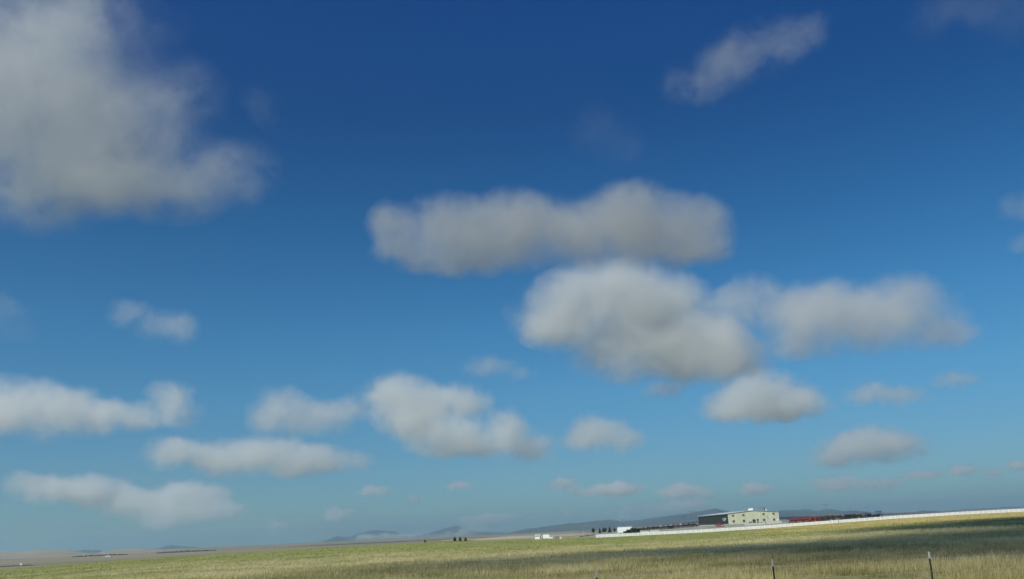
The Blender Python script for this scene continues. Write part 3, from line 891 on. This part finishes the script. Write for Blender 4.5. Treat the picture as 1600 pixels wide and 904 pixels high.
# ------------------------------------------------------------------ vehicles
def car(label, pos, rz, mat, pickup=False, cat="car"):
    root = thing("parked_pickup" if pickup else "parked_car", label, cat, pos, rz)
    L = 5.4 if pickup else 4.6
    h = L / 2
    if pickup: o = [(-h, .5), (h - .1, .5), (h, .75), (h - .15, 1.0), (1.0, 1.1), (-.9, 1.1), (-.95, 1.08), (-h, 1.08)]
    else: o = [(-h, .5), (h - .1, .45), (h, .7), (h - .2, .88), (.9, 1.0), (-1.6, 1.02), (-h + .1, .95), (-h, .75)]
    b = MB().prism(o, -.9, .9, 'y').build("body", mat, root)
    if pickup: cab = [(-.9, 1.1), (1.0, 1.1), (.35, 1.75), (-.8, 1.78)]
    else: cab = [(-1.6, 1.02), (.9, 1.0), (.2, 1.45), (-1.1, 1.47)]
    MB().prism(cab, -.72, .72, 'y').build("window_band", M_glass, root)
    rz_ = max(q[1] for q in cab)
    xs_ = sorted([q[0] for q in cab if q[1] > 1.3])
    MB().box(xs_[0] - .03, xs_[1] + .03, -.74, .74, rz_, rz_ + .05, .04, .04).build("roof", mat, root)
    for x in (-h * .6, h * .6):
        for d in (-1, 1): wheel(root, x, d * .82, .36, .24, M_pale, 'y')
    for d in (-1, 1):
        MB().box(h - .06, h + .02, d * .7 - .16, d * .7 + .16, .68, .85).build("headlight", M_sign, root)
    MB().box(h - .04, h + .06, -.85, .85, .45, .6).build("bumper", M_pale, root)
    MB().box(-h - .06, -h + .04, -.85, .85, .48, .62).build("bumper", M_pale, root)
    return root
car("red car parked beside the dark green shed wall", spot(1124.5, 508), math.radians(-20), M_redcar).scale = (1.05, 1.05, 1.25)
car("black pickup with a pale tailgate at the dark wall's far end", spot(1086, 560), math.radians(10), M_black, True, "pickup")

def box_trailer(label, px0, px1, Y, h):
    a = spot(px0, Y); b = spot(px1, Y)
    L = b.x - a.x
    root = thing("box_trailer", label, "trailer", (a.x, Y, min(a.z, b.z)))
    body = MB().box(0, L, 0, 2.5, .85, h).build("body", M_vwhite, root)
    MB().box(-.02, L + .02, -.03, 2.53, h + .001, h + .12).build("roof", M_vwhite, root)
    rb = MB()
    for k in range(1, 9): rb.box(k * L / 9 - .03, k * L / 9 + .03, -.03, -.001, .9, h - .05)
    rb.build("side_ribs", M_vwhite, body)
    MB().box(.3, L - .3, .2, 2.3, .6, .849).build("chassis", M_black, root)
    for x in (L - 1.2, L - 2.3):
        for d in (.15, 2.35): wheel(root, x, d, .48, .28, M_pale, 'y')
    MB().box(1.1, 1.25, .3, .45, -.05, .6).box(1.1, 1.25, 2.05, 2.2, -.05, .6).build("landing_leg", M_black, root)
    MB().box(-.04, -.001, .3, 2.2, 1.0, h - .2).build("rear_door", M_vwhite, root)
    return root
box_trailer("long white box trailer behind the dark shrubs", 966, 988, 480, 3.6)

def camper(label, px0, px1, Y):
    a = spot(px0, Y); b = spot(px1, Y); L = b.x - a.x
    root = thing("camper_trailer", label, "camper", (a.x, Y, min(a.z, b.z)))
    MB().prism([(0, .45), (L, .45), (L + .15, 1.1), (L - .1, 2.45), (L - .35, 2.6), (.25, 2.6), (0, 2.4)], 0, 2.2, 'y').build("body", M_vwhite, root)
    MB().box(.1, L * .72, -.03, -.001, 1.75, 2.2).build("window", M_glass, root)
    MB().box(L * .8, L * .97, -.03, -.001, .6, 2.3).build("door", M_trim, root)
    MB().box(-.06, -.001, .2, 2.0, .7, 2.3).build("rear_window", M_glass, root)
    for d in (.1, 2.1): wheel(root, L * .5, d, .36, .22, M_pale, 'y')
    MB().box(L + .1, L + 1.1, 1.0, 1.2, .4, .5).build("tow_bar", M_black, root)
camper("small white camper with a dark window strip at the field's edge", 836, 845.5, 452)

def box_truck(label, px0, px1, Y, rz=0.0, s=1.0, boxmat=None):
    a = spot(px0, Y); b = spot(px1, Y); L = b.x - a.x
    root = thing("box_truck", label, "truck", (a.x, Y, min(a.z, b.z)), rz)
    c = L * .62
    MB().box(0, c, 0, 2.3, .8 * s, 3.0 * s).build("cargo_box", boxmat or M_vwhite, root)
    MB().prism([(c + .06, .55 * s), (L, .55 * s), (L, 1.25 * s), (L - .8 * s, 1.45 * s), (L - 1.3 * s, 2.3 * s), (c + .06, 2.35 * s)], .1, 2.2, 'y').build("cab", M_vwhite, root)
    MB().prism([(L - .86 * s, 1.5 * s), (L - 1.28 * s, 2.22 * s), (c + .6 * s, 2.22 * s), (c + .6 * s, 1.5 * s)], .06, .099, 'y').build("side_window", M_glass, root)
    MB().box(0.1, L - .2, .3, 2.0, .5 * s, .548 * s).build("chassis", M_black, root)
    MB().box(-.05, -.001, .15, 2.15, .85 * s, 2.9 * s).build("rear_door", M_trim, root)
    for x in (c * .45, L - .75 * s):
        for d in (.15, 2.15): wheel(root, x, d, .42 * s, .26, M_pale, 'y')
    return root
box_truck("white box truck right of the small white camper", 848.5, 864, 455, s=.86)
box_truck("small pale grey truck with dark rear, farther off than the white ones", 868.3, 878.5, 560, s=.72, boxmat=M_grey)

# ------------------------------------------------------------------ trees and shrubs
def leaf_mat(name, cols):
    return ramp_mat(name, cols, 0.9, 0.85, 3, spec=0.15)
M_con = leaf_mat("conifer_needles", [(0.018, 0.032, 0.016), (0.028, 0.048, 0.022), (0.04, 0.06, 0.028)])
M_leaf = leaf_mat("grey_green_leaves", [(0.03, 0.05, 0.032), (0.045, 0.07, 0.042), (0.06, 0.085, 0.05)])
M_shrub = leaf_mat("dark_shrub_leaves", [(0.022, 0.034, 0.022), (0.035, 0.05, 0.032), (0.05, 0.065, 0.04)])
M_dryb = leaf_mat("dry_weed_stems", [(0.13, 0.09, 0.05), (0.19, 0.14, 0.07), (0.24, 0.18, 0.09)])

def leaves(n, shape, size, seed):
    """n small leaf clumps spread through a volume; shape maps three randoms to a point"""
    r = np.random.default_rng(seed); vs = []; fs = []
    for i in range(n):
        c = shape(r); d = r.normal(0, 1, (3, 3)); d /= np.linalg.norm(d, axis=1)[:, None]
        s = size * r.uniform(.6, 1.4); k = len(vs)
        e = d[0] * s; f = np.cross(d[0], d[1]); f = f / (np.linalg.norm(f) + 1e-6) * s * .8
        vs += [tuple(c - e), tuple(c + f), tuple(c + e), tuple(c - f)]; fs.append((k, k + 1, k + 2, k + 3))
    return vs, fs

def tree(name, label, pos, h, w, kind, seed, group, n=520):
    root = thing(name, label, "tree", pos, group=group)
    r2 = random.Random(seed)
    tk = MB().cyl((0, 0, -.2), (0, 0, h * .55), w * .07, w * .045, 8).cyl((0, 0, h * .55), (w * .02, 0, h * .9), w * .045, w * .012, 6)
    for k in range(7):
        z = h * (.2 + .09 * k); a = r2.uniform(0, 6.28); ln = w * .42 * (1 - z / h * .8)
        tk.cyl((0, 0, z), (math.cos(a) * ln, math.sin(a) * ln, z + ln * .25), w * .022, w * .006, 5)
    tk.build("trunk", M_bark, root)
    if kind == "conifer":
        def shape(r):
            t = r.uniform(0, 1) ** 1.5; a = r.uniform(0, 2 * np.pi)
            tier = .78 + .3 * math.sin(t * 26 + math.sin(a * 3))
            rad = w * .5 * (1 - t) ** .85 * tier * math.sqrt(r.uniform(.12, 1))
            return np.array([rad * math.cos(a), rad * math.sin(a), h * (.1 + .9 * t) - rad * .25])
        m_ = M_con
    else:
        lobes = [(r2.uniform(-.22, .22) * w, r2.uniform(-.22, .22) * w, h * r2.uniform(.4, .82), w * r2.uniform(.18, .32)) for _ in range(9)]
        def shape(r):
            l = lobes[r.integers(len(lobes))]; d = r.normal(0, 1, 3); d /= np.linalg.norm(d)
            return np.array(l[:3]) + d * l[3] * r.uniform(.4, 1) * np.array([1, 1, 1.1])
        m_ = M_leaf
    vs, fs = leaves(n, shape, w * .075, seed)
    mesh_obj("crown", vs, fs, m_, root)
    return root

G_T3 = "three dark conifers on the skyline"
for k, (px, base, topy, lab) in enumerate(((711, 845.6, 838.6, "leftmost of the three dark conifers on the skyline"), (719.3, 845.3, 838.6, "middle one of the three dark conifers on the skyline"), (727.8, 844.9, 839.3, "rightmost and smallest of the three dark conifers on the skyline"))):
    p = spot(px, 620); t = at(px, topy, 620)
    p.z = min(p.z, at(px, base, 620).z)
    tree("conifer_tree", lab, p, t.z - p.z, (t.z - p.z) * (.95 if k < 2 else 1.1), "conifer", 100 + k, G_T3, 900)
G_YT = "trees beyond the yard's left end"
for k, (px, base, topy, kind, lab) in enumerate(((927.3, 832.5, 825.5, "round", "lone leafy tree farthest left beyond the rail fence's end"), (937.5, 832.5, 825.8, "conifer", "pointed tree second from the left beyond the yard"),
        (942.5, 832, 825.6, "round", "leafy tree left of the close pair beyond the yard"), (946.3, 831.5, 824.6, "round", "taller leafy tree right of the close pair beyond the yard"),
        (952.8, 830.5, 823.4, "conifer", "tallest pointed tree beyond the yard"), (960.5, 831, 825.5, "round", "leafy tree nearest the white box trailer"))):
    Y = 760
    p = spot(px, Y); t = at(px, topy - 1.2, Y); p.z = min(p.z, at(px, base, Y).z)
    tree("pine_tree" if kind == "conifer" else "leafy_tree", lab, p, t.z - p.z, (t.z - p.z) * .85, kind, 130 + k, G_YT, 700)

def shrub(label, pos, w, d, h, mat, seed, n=500, group=None, name="shrub"):
    root = thing(name, label, "shrub", pos, group=group)
    r2 = random.Random(seed)
    st = MB()
    for k in range(6):
        a = r2.uniform(0, 6.28); st.cyl((0, 0, -.1), (math.cos(a) * w * .3, math.sin(a) * d * .3, h * .7), .04 * h, .012 * h, 5)
    st.build("stems", M_bark if mat is not M_dryb else M_dryb, root)
    lobes = [(r2.uniform(-.3, .3) * w, r2.uniform(-.3, .3) * d, h * r2.uniform(.25, .62), r2.uniform(.16, .3)) for _ in range(8)]
    def shape(r):
        l = lobes[r.integers(len(lobes))]; q = r.normal(0, 1, 3); q /= np.linalg.norm(q)
        v = np.array(l[:3]) + q * r.uniform(.3, 1) * np.array([w * l[3], d * l[3], h * l[3] * 1.25]); v[2] = max(v[2], .03); return v
    vs, fs = leaves(n, shape, .11 * h, seed)
    mesh_obj("foliage", vs, fs, mat, root)
G_SH = "dark shrubs before the box trailer"
for k, (px, w, h, lab) in enumerate(((979, 3.2, 2.2, "leftmost dark shrub, before the white box trailer"), (985, 3.8, 3.1, "second dark shrub, before the white box trailer"), (991, 3.8, 3.6, "third dark shrub, right of the white box trailer"), (997, 3.4, 3.2, "rightmost dark shrub, next to the pale concrete wall"))):
    shrub(lab, spot(px, 462), w, 2.4, h, M_shrub, 160 + k, 700, G_SH)
shrub("single dry brown weed leaning on the skyline left of centre", spot(664, 425), 1.3, .8, 1.5, M_dryb, 171, 160, name="dry_weed")
shrub("tiny dark bush on the skyline left of the three conifers", spot(676, 470), 1.6, 1.2, 1.9, M_shrub, 172, 200)
for k, (px, w, h, lab) in enumerate(((1171.5, .9, 1.5, "dark potted shrub left of the shed doors"), (1174.5, .8, 1.4, "dark shrub beside the glass doors of the shed"), (1190, .9, .8, "small bush right of the shed doors"), (1196.3, 1.0, 1.0, "bush in the gap between the two concrete walls"), (1203, 1.6, .8, "low yellow green bush under the white emblem"))):
    p = at(px, 816, 513.0 if k != 3 else 509.5); p.z = land1(p.x, p.y)
    if k != 3: p.z = max(p.z, 1.5)
    shrub(lab, p, w, .8, h, M_shrub if k < 4 else M_leaf, 180 + k, 160)

# ------------------------------------------------------------------ far farms on the left
def far_house(label, px, py, Y, w, h, mat, name="farm_shed", cat="shed"):
    p = below(px, py, 800.0); Y = p.y
    root = thing(name, label, cat, (p.x, Y, p.z))
    MB().box(-w / 2, w / 2, 0, w * .8, -1.0, h * .7).build("wall", mat, root)
    MB().prism([(-w / 2 - .3, h * .7), (w / 2 + .3, h * .7), (0, h)], -.3, w * .8 + .3).build("roof", M_pale, root)
    MB().box(-w * .12, w * .12, -.05, -.001, 0, h * .45).build("door", M_trim, root)
far_house("tiny white shed on the plain near the left edge", 32.5, 881.9, 1000, 2.2, 2.4, M_sign)
far_house("long low white shed in the far valley on the left", 168.5, 868.8, 3200, 9, 2.2, M_sign)
far_house("grey farm building among dark trees on the left", 131.5, 867.5, 3300, 5, 4.0, M_conc)
def belt(label, pts, Y, h, n, seed):
    r = np.random.default_rng(seed); vs = []; fs = []
    for i in range(n):
        t = r.uniform(0, 1) * (len(pts) - 1); k = int(t); f = t - k
        px = pts[k][0] * (1 - f) + pts[k + 1][0] * f; py = pts[k][1] * (1 - f) + pts[k + 1][1] * f
        p = at(px, py, Y); p.z = land1(p.x, Y); hh = h * (.25 + .75 * math.sin(math.pi * t / (len(pts) - 1))) * (.55 + .45 * math.sin(px * 1.7 + seed) * math.sin(px * .43))
        c = np.array([p.x, Y + r.uniform(-1, 1) * h * 18 * math.sin(math.pi * t / (len(pts) - 1)), p.z + hh * r.uniform(-.3, 1)])
        d = r.normal(0, 1, (2, 3)); d /= np.linalg.norm(d, axis=1)[:, None]; s = h * r.uniform(.12, .34)
        e = d[0] * s; q = np.cross(d[0], d[1]); q = q / (np.linalg.norm(q) + 1e-6) * s * .8; b = len(vs)
        vs += [tuple(c - e), tuple(c + q), tuple(c + e), tuple(c - q)]; fs.append((b, b + 1, b + 2, b + 3))
    o = mesh_obj("tree_belt", vs, fs, M_shrub); o["kind"] = "stuff"; o["label"] = label; o["category"] = "trees"
belt("dark tree line at the foot of the plain, far left", [(-30, 884.5), (10, 884), (30, 882.6), (52, 881.3)], below(10, 884.2, 700).y, 1.3, 700, 1)
belt("dark tree belt along a far valley farm on the left", [(118, 869.5), (130, 867.5), (150, 867.3), (175, 866.3), (200, 864.8)], below(155, 867.5, 800).y, 4.5, 800, 2)
belt("dark wood on the far slope under the small blue hill", [(245, 862), (262, 860.5), (285, 860), (310, 861), (338, 861)], min(below(290, 861.5, 800).y, 2650), 5.0, 900, 3)
belt("dark scrub line at the foot of the stubble fields", [(745, 845), (780, 843.5), (810, 843.5), (835, 842)], 640, 1.0, 700, 4)
belt("dark weeds along the yard's left end", [(905, 836.5), (918, 836), (930, 835)], 560, .9, 350, 5)
# ------------------------------------------------------------------ clouds: real volumes of droplets, each one an object
def cloud_material(name, blobs, density, size, seed, amp, t0, t1, white=0.95, warp=1.0):
    mt = bpy.data.materials.new(name)
    mt.use_nodes = True
    nt = mt.node_tree
    n, l = nt.nodes, nt.links
    n.clear()
    out = n.new("ShaderNodeOutputMaterial")
    tc = n.new("ShaderNodeTexCoord")
    pos = tc.outputs["Object"]
    # billowing: the position is stirred by noise before the lobes are measured
    wz = n.new("ShaderNodeTexNoise")
    wz.inputs["Scale"].default_value = 0.85 / size; wz.inputs["Detail"].default_value = 3.0; wz.inputs["Roughness"].default_value = 0.6
    l.new(pos, wz.inputs["Vector"])
    wm = n.new("ShaderNodeVectorMath"); wm.operation = 'MULTIPLY_ADD'
    wm.inputs[1].default_value = (warp * size,) * 3
    wm.inputs[2].default_value = (-0.5 * warp * size,) * 3
    l.new(wz.outputs["Color"], wm.inputs[0])
    wa = n.new("ShaderNodeVectorMath"); wa.operation = 'ADD'
    l.new(tc.outputs["Object"], wa.inputs[0]); l.new(wm.outputs[0], wa.inputs[1])
    pos = wa.outputs[0]
    field = None
    for (c, r, w) in blobs:
        ma = n.new("ShaderNodeVectorMath"); ma.operation = 'MULTIPLY_ADD'
        ma.inputs[1].default_value = (1 / r[0], 1 / r[1], 1 / r[2])
        ma.inputs[2].default_value = (-c[0] / r[0], -c[1] / r[1], -c[2] / r[2])
        l.new(pos, ma.inputs[0])
        g = n.new("ShaderNodeTexGradient"); g.gradient_type = 'SPHERICAL'
        l.new(ma.outputs[0], g.inputs[0])
        o = g.outputs["Fac"]
        if w != 1.0:
            mu = n.new("ShaderNodeMath"); mu.operation = 'MULTIPLY'; mu.inputs[1].default_value = w
            l.new(o, mu.inputs[0]); o = mu.outputs[0]
        sq = n.new("ShaderNodeMath"); sq.operation = 'MULTIPLY_ADD'; sq.inputs[2].default_value = 0.0
        l.new(o, sq.inputs[0]); l.new(o, sq.inputs[1])
        if field is not None: l.new(field, sq.inputs[2])
        field = sq.outputs[0]
    rt = n.new("ShaderNodeMath"); rt.operation = 'SQRT'
    l.new(field, rt.inputs[0]); field = rt.outputs[0]
    off = n.new("ShaderNodeVectorMath"); off.operation = 'ADD'
    off.inputs[1].default_value = (seed * 37.1 * size, seed * 11.7 * size, seed * 5.3 * size)
    l.new(pos, off.inputs[0])
    nz = n.new("ShaderNodeTexNoise")
    nz.inputs["Scale"].default_value = 1.25 / size
    nz.inputs["Detail"].default_value = 5.0
    nz.inputs["Roughness"].default_value = 0.68
    l.new(off.outputs[0], nz.inputs["Vector"])
    # the lobes are eaten away and swollen by the noise, and end at their rim
    wv = n.new("ShaderNodeMath"); wv.operation = 'MULTIPLY_ADD'
    wv.inputs[1].default_value = amp; wv.inputs[2].default_value = 1.0 - amp * 0.5
    l.new(nz.outputs["Fac"], wv.inputs[0])
    ad = n.new("ShaderNodeMath"); ad.operation = 'MULTIPLY'
    l.new(wv.outputs[0], ad.inputs[0]); l.new(field, ad.inputs[1])
    # droplets thin out towards the base
    lo_z = min(b[0][2] - b[1][2] for b in blobs); hi_z = max(b[0][2] + b[1][2] for b in blobs)
    sz = n.new("ShaderNodeSeparateXYZ"); l.new(pos, sz.inputs[0])
    hz = n.new("ShaderNodeMapRange")
    hz.inputs["From Min"].default_value = lo_z; hz.inputs["From Max"].default_value = lo_z + 0.6 * (hi_z - lo_z)
    hz.inputs["To Min"].default_value = 0.78; hz.inputs["To Max"].default_value = 1.1
    l.new(sz.outputs["Z"], hz.inputs["Value"])
    thin = n.new("ShaderNodeMath"); thin.operation = 'MULTIPLY'
    l.new(ad.outputs[0], thin.inputs[0]); l.new(hz.outputs["Result"], thin.inputs[1])
    ad = thin
    mr = n.new("ShaderNodeMapRange"); mr.interpolation_type = 'SMOOTHSTEP'
    mr.inputs["From Min"].default_value = t0
    mr.inputs["From Max"].default_value = t1
    mr.inputs["To Min"].default_value = 0.0
    mr.inputs["To Max"].default_value = density
    l.new(ad.outputs[0], mr.inputs["Value"])
    # no droplets outside the lobes
    vol = n.new("ShaderNodeVolumePrincipled")
    vol.inputs["Color"].default_value = (white, white * 1.005, white * 0.985, 1)
    vol.inputs["Anisotropy"].default_value = 0.35
    l.new(mr.outputs["Result"], vol.inputs["Density"])
    l.new(vol.outputs[0], out.inputs["Volume"])
    return mt

def voxel_union(spheres, voxel):
    """one closed skin round a set of ellipsoids"""
    bm = bmesh.new()
    for c, r in spheres:
        mat = Matrix.Translation(c) @ Matrix.Diagonal((r[0], r[1], r[2], 1))
        bmesh.ops.create_icosphere(bm, subdivisions=3, radius=1.0, matrix=mat)
    me = bpy.data.meshes.new("cloud")
    bm.to_mesh(me); bm.free()
    ob = bpy.data.objects.new("cloud_union", me)
    C.objects.link(ob)
    md = ob.modifiers.new("r", 'REMESH')
    md.mode = 'VOXEL'; md.voxel_size = voxel
    dg = bpy.context.evaluated_depsgraph_get()
    ev = ob.evaluated_get(dg)
    nm = bpy.data.meshes.new_from_object(ev)
    bpy.data.objects.remove(ob)
    bpy.data.meshes.remove(me)
    return nm

CLOUD_N = 0
SHADE = [(14,85,18,24), (30,85,26,32), (45,75,34,30), (70,80,44,38), (88,120,42,50), (112,135,46,56), (104,172,36,38), (110,85,48,42), (150,150,55,64), (130,190,46,46), (80,150,30,34), (22,52,28,20,.22), (48,46,44,20,.22), (0,78,20,22,.85), (-14,84,16,14,.3)]
def add_cloud(label, blobs_px, tau, dist=None, base_h=900.0, amp=3.8, t0=0.03, t1=1.0, group=None, depth=0.9, kind='thing', white=0.95):
    """blobs_px: sight-line lobes (x, y, half width, half height[, weight]); dist: forward distance in metres"""
    global CLOUD_N
    CLOUD_N += 1
    x0 = min(b[0] - b[2] for b in blobs_px); x1 = max(b[0] + b[2] for b in blobs_px)
    y0 = min(b[1] - b[3] for b in blobs_px); y1 = max(b[1] + b[3] for b in blobs_px)
    if dist is None:
        d = ray((x0 + x1) / 2, y1 - 0.25 * (y1 - y0))
        d = d / d.y
        dist = min(base_h / max(d.z, 0.001), 30000.0)
    cen = at((x0 + x1) / 2, (y0 + y1) / 2, dist)
    blobs = []
    hs = []
    r2 = random.Random(CLOUD_N)
    for b in blobs_px:
        w = b[4] if len(b) > 4 else 1.0
        p = at(b[0], b[1], dist)
        sc = dist / FOC * (ray(b[0], b[1]).length / ray(b[0], b[1]).y)
        k = 1.22                                    # the lobe reaches a little past what one sees of it
        rx, rz = b[2] * sc * k, b[3] * sc * k
        ry = depth * (0.55 * rx + 0.6 * rz)
        p.y += r2.uniform(-0.35, 0.35) * ry
        blobs.append((p - cen, (rx, ry, rz), w))
        hs.append(rz)
    size = sum(hs) / len(hs)
    me = voxel_union([(c, (r[0] * 1.06, r[1] * 1.06, r[2] * 1.06)) for c, r, w in blobs], max(size * 0.22, 1.0))
    ob = bpy.data.objects.new("cloud", me)
    C.objects.link(ob)
    ob.location = cen
    dens = tau / (2.0 * size)
    me.materials.clear()
    me.materials.append(cloud_material("cloud_vapour", blobs, dens, size * 1.6, CLOUD_N, amp, t0, t1, white))
    ob["label"] = label
    ob["category"] = "cloud"
    ob["kind"] = kind
    if group: ob["group"] = group
    return ob


BIG = [
 ("huge ragged grey cloud filling the upper left corner of the sky", 2.6,
  [(55,165,140,115), (140,195,100,95), (10,50,160,85,.8), (150,35,115,65,.5), (190,250,120,75), (60,280,130,70),
   (352,266,98,56), (255,275,105,50), (150,295,110,50), (280,170,80,80,.46), (415,158,40,30,.36)]),
 ("long grey cloud with bumpy top, highest in the middle of the sky", 3.4,
  [(625,350,50,42), (632,390,50,30), (700,372,72,52), (790,368,90,54), (880,358,100,58), (980,345,100,64), (1060,360,85,60), (1095,378,50,42), (740,396,110,26), (985,318,60,42), (1085,335,40,34)]),
 ("broad bright cloud with rounded top just below the long grey one", 6.5,
  [(960,462,90,56), (880,485,80,52), (1020,482,100,60), (1080,535,98,58), (985,540,88,48), (1150,562,56,40), (1085,548,80,46,1.25), (838,500,44,30)]),
 ("stretched grey cloud tapering to a point at its right end", 3.2,
  [(1160,475,60,38), (1250,500,90,44), (1330,495,90,50), (1400,488,74,54), (1460,520,58,30), (1250,538,60,22,.8)]),
 ("thin slanting wisp of cloud in the dark blue upper right sky", 0.75,
  [(1095,122,64,32,1.05), (1150,92,66,40), (1200,66,64,40), (1255,42,52,34,.85)]),
 ("faint veil of cloud cut by the top right corner", 0.2, [(1500,5,70,32), (1580,5,70,38)]),
 ("barely visible puff alone in the upper middle of the sky", 0.13, [(935,205,52,42), (972,236,42,26)]),
 ("small grey scrap of cloud above the left cloud bank", 0.8, [(205,490,36,20,.8), (255,505,48,28), (290,515,28,20)]),
 ("pale smear of cloud cut by the left edge halfway up", 0.3, [(0,490,36,32), (30,515,38,16,.8)]),
 ("cloud bank at the left edge rising to a horn at its right end", 3.2,
  [(15,632,72,36), (90,640,62,38), (150,650,70,24), (220,652,70,19), (265,618,33,30), (280,643,36,24), (-60,640,70,36)]),
 ("rounded grey cloud left of the tall twin headed one", 2.6, [(435,643,50,36), (490,650,62,30), (540,640,36,28)]),
 ("tall bright headed cloud with grey skirts left of centre", 4.5,
  [(620,615,56,36), (665,635,60,36), (725,630,46,32), (640,655,60,28), (700,682,72,30), (592,657,32,16,.8), (785,675,50,36), (828,698,52,28), (745,692,60,22)]),
 ("long white cloud with its brightest hump in the middle, lower left", 3.6,
  [(290,708,60,23,.9), (350,716,60,25), (420,708,66,29), (470,725,60,19), (505,714,44,20), (545,722,44,16,.8)]),
 ("lowest long cloud at the left with a small scrap beneath", 4.4,
  [(105,765,56,23), (150,768,46,23), (205,783,52,20), (285,778,64,28), (332,798,54,17), (265,809,46,18,1.15), (235,790,60,18)]),
 ("small domed cloud right of the tall bright one", 2.6, [(935,673,52,28), (910,685,40,17), (972,686,44,18)]),
 ("bright domed cloud with flat grey base right of centre", 4.5, [(1190,614,70,36), (1140,630,50,23), (1246,630,50,24), (1200,638,92,18)]),
 ("flat thin grey cloud right of the bright domed one", 1.3, [(1360,614,44,16), (1405,615,48,16)]),
 ("grey cloud with a raised back low in the right sky", 4.2, [(1335,702,66,23), (1300,712,40,16), (1370,684,44,22,.9), (1405,698,42,22)]),
 ("thin brownish cloud scrap under the broad bright cloud's left side", 0.65, [(765,571,48,17), (812,582,32,12,.8)]),
]
for lab, tau, bl in BIG:
    add_cloud(lab, bl, tau * 0.8, white=0.76 if max(b[1] for b in bl) < 400 else (0.92 if max(b[1] for b in bl) < 600 else 0.96),  # greyer droplet colour on the higher clouds stands in for their shaded undersides
              amp=6.2 if ("ragged" in lab or "wisp" in lab) else 3.8)
SMALL = [
 ("small flat grey cloud low above the dark end of the shed", 1.2, [(1065,766,38,13), (1100,770,22,9,.8)]),
 ("tiny flat cloud low above the shed roof", 1.0, [(1180,763,30,10)]),
 ("long faint streak of cloud low above the red machines", 0.8, [(1310,754,40,12), (1370,756,44,9,.8)]),
 ("low cloud streak with a bright knob, right of centre", 1.2, [(960,764,48,11), (966,757,18,10), (905,766,24,8,.8)]),
 ("little grey cloud low above the parked white vehicles", 0.9, [(880,756,26,11)]),
 ("tiny smear of cloud low in the middle of the sky", 0.5, [(720,758,26,8)]),
 ("small smear of cloud beneath the tall bright cloud", 0.6, [(585,766,28,9)]),
 ("little puff of cloud just above the left mountains", 0.9, [(525,803,22,12), (545,797,12,7,.8)]),
 ("tiniest puff low under the tall bright cloud", 0.6, [(648,780,14,8)]),
 ("small round puff low above the left field edge", 0.9, [(430,822,18,11)]),
 ("thin dark cloud scrap low at the far right", 0.6, [(1440,742,34,6)]),
 ("small dark flat cloud low near the right edge", 0.9, [(1503,735,24,8)]),
 ("tiny dark cloud nearest the right edge, low down", 0.9, [(1548,738,18,6), (1592,726,20,8)]),
 ("faint puff cut by the right edge at mid height", 0.16, [(1590,325,28,22), (1606,378,22,16)]),
 ("faint smear of cloud left of the lowest long cloud", 0.5, [(40,756,36,18)]),
 ("faint streak below the broad bright cloud", 0.4, [(1040,608,38,13)]),
 ("faint streak of cloud right of the flat thin one", 0.3, [(1490,594,36,12)]),
 ("hazy low cloud resting on the ridge left of the shed", 0.9, [(1060,790,46,9), (1085,787,22,9)]),
 ("hazy low cloud puff above the white box trailer", 0.7, [(975,800,16,12), (1005,797,26,8,.8)]),
 ("small hazy puff above the pale yard light", 0.5, [(886,800,14,10)]),
 ("hazy low cloud drifting off the highest left mountain", 1.1, [(755,812,40,9), (790,806,30,7,.8)]),
]
for lab, tau, bl in SMALL:
    add_cloud(lab, bl, tau * 2.6, base_h=760.0, t1=0.9, amp=4.0)
add_cloud("white mist clinging to the foot of the left mountains", [(575,840,30,7), (610,838,30,7), (645,838,24,6)], 1.8, dist=15000, amp=4.0, depth=.5)
add_cloud("white mist in the valley below the highest left mountain", [(690,838,36,7), (728,832,20,10), (740,826,24,7,.8)], 1.8, dist=14000, amp=4.0, depth=.5)
# the cloud whose shadow lies across the field: it stands behind the camera, towards the sun
def shadow_cloud(label, spots, height, tau):
    global CLOUD_N
    CLOUD_N += 1
    k = height / sun_dir.z
    blobs = [(Vector((x, y, 0)) + sun_dir * k, (rx * 1.25, ry * 1.25, 0.45 * (rx + ry) * .5), (ww[0] if ww else 1.0)) for x, y, rx, ry, *ww in spots]
    cen = sum((b[0] for b in blobs), Vector()) / len(blobs)
    blobs = [(c - cen, r, w) for c, r, w in blobs]
    size = sum(b[1][2] for b in blobs) / len(blobs)
    me = voxel_union([(c, r) for c, r, w in blobs], size * 0.2)
    ob = bpy.data.objects.new("cloud", me); C.objects.link(ob); ob.location = cen
    me.materials.clear()
    me.materials.append(cloud_material("cloud_vapour", blobs, tau / (2 * size), size * 1.6, CLOUD_N, 3.0, 0.03, 0.7))
    ob["label"] = label; ob["category"] = "cloud"; ob["kind"] = "thing"
shadow_cloud("small thick cloud behind the viewer that shades the field", SHADE, 620.0, 2.7)
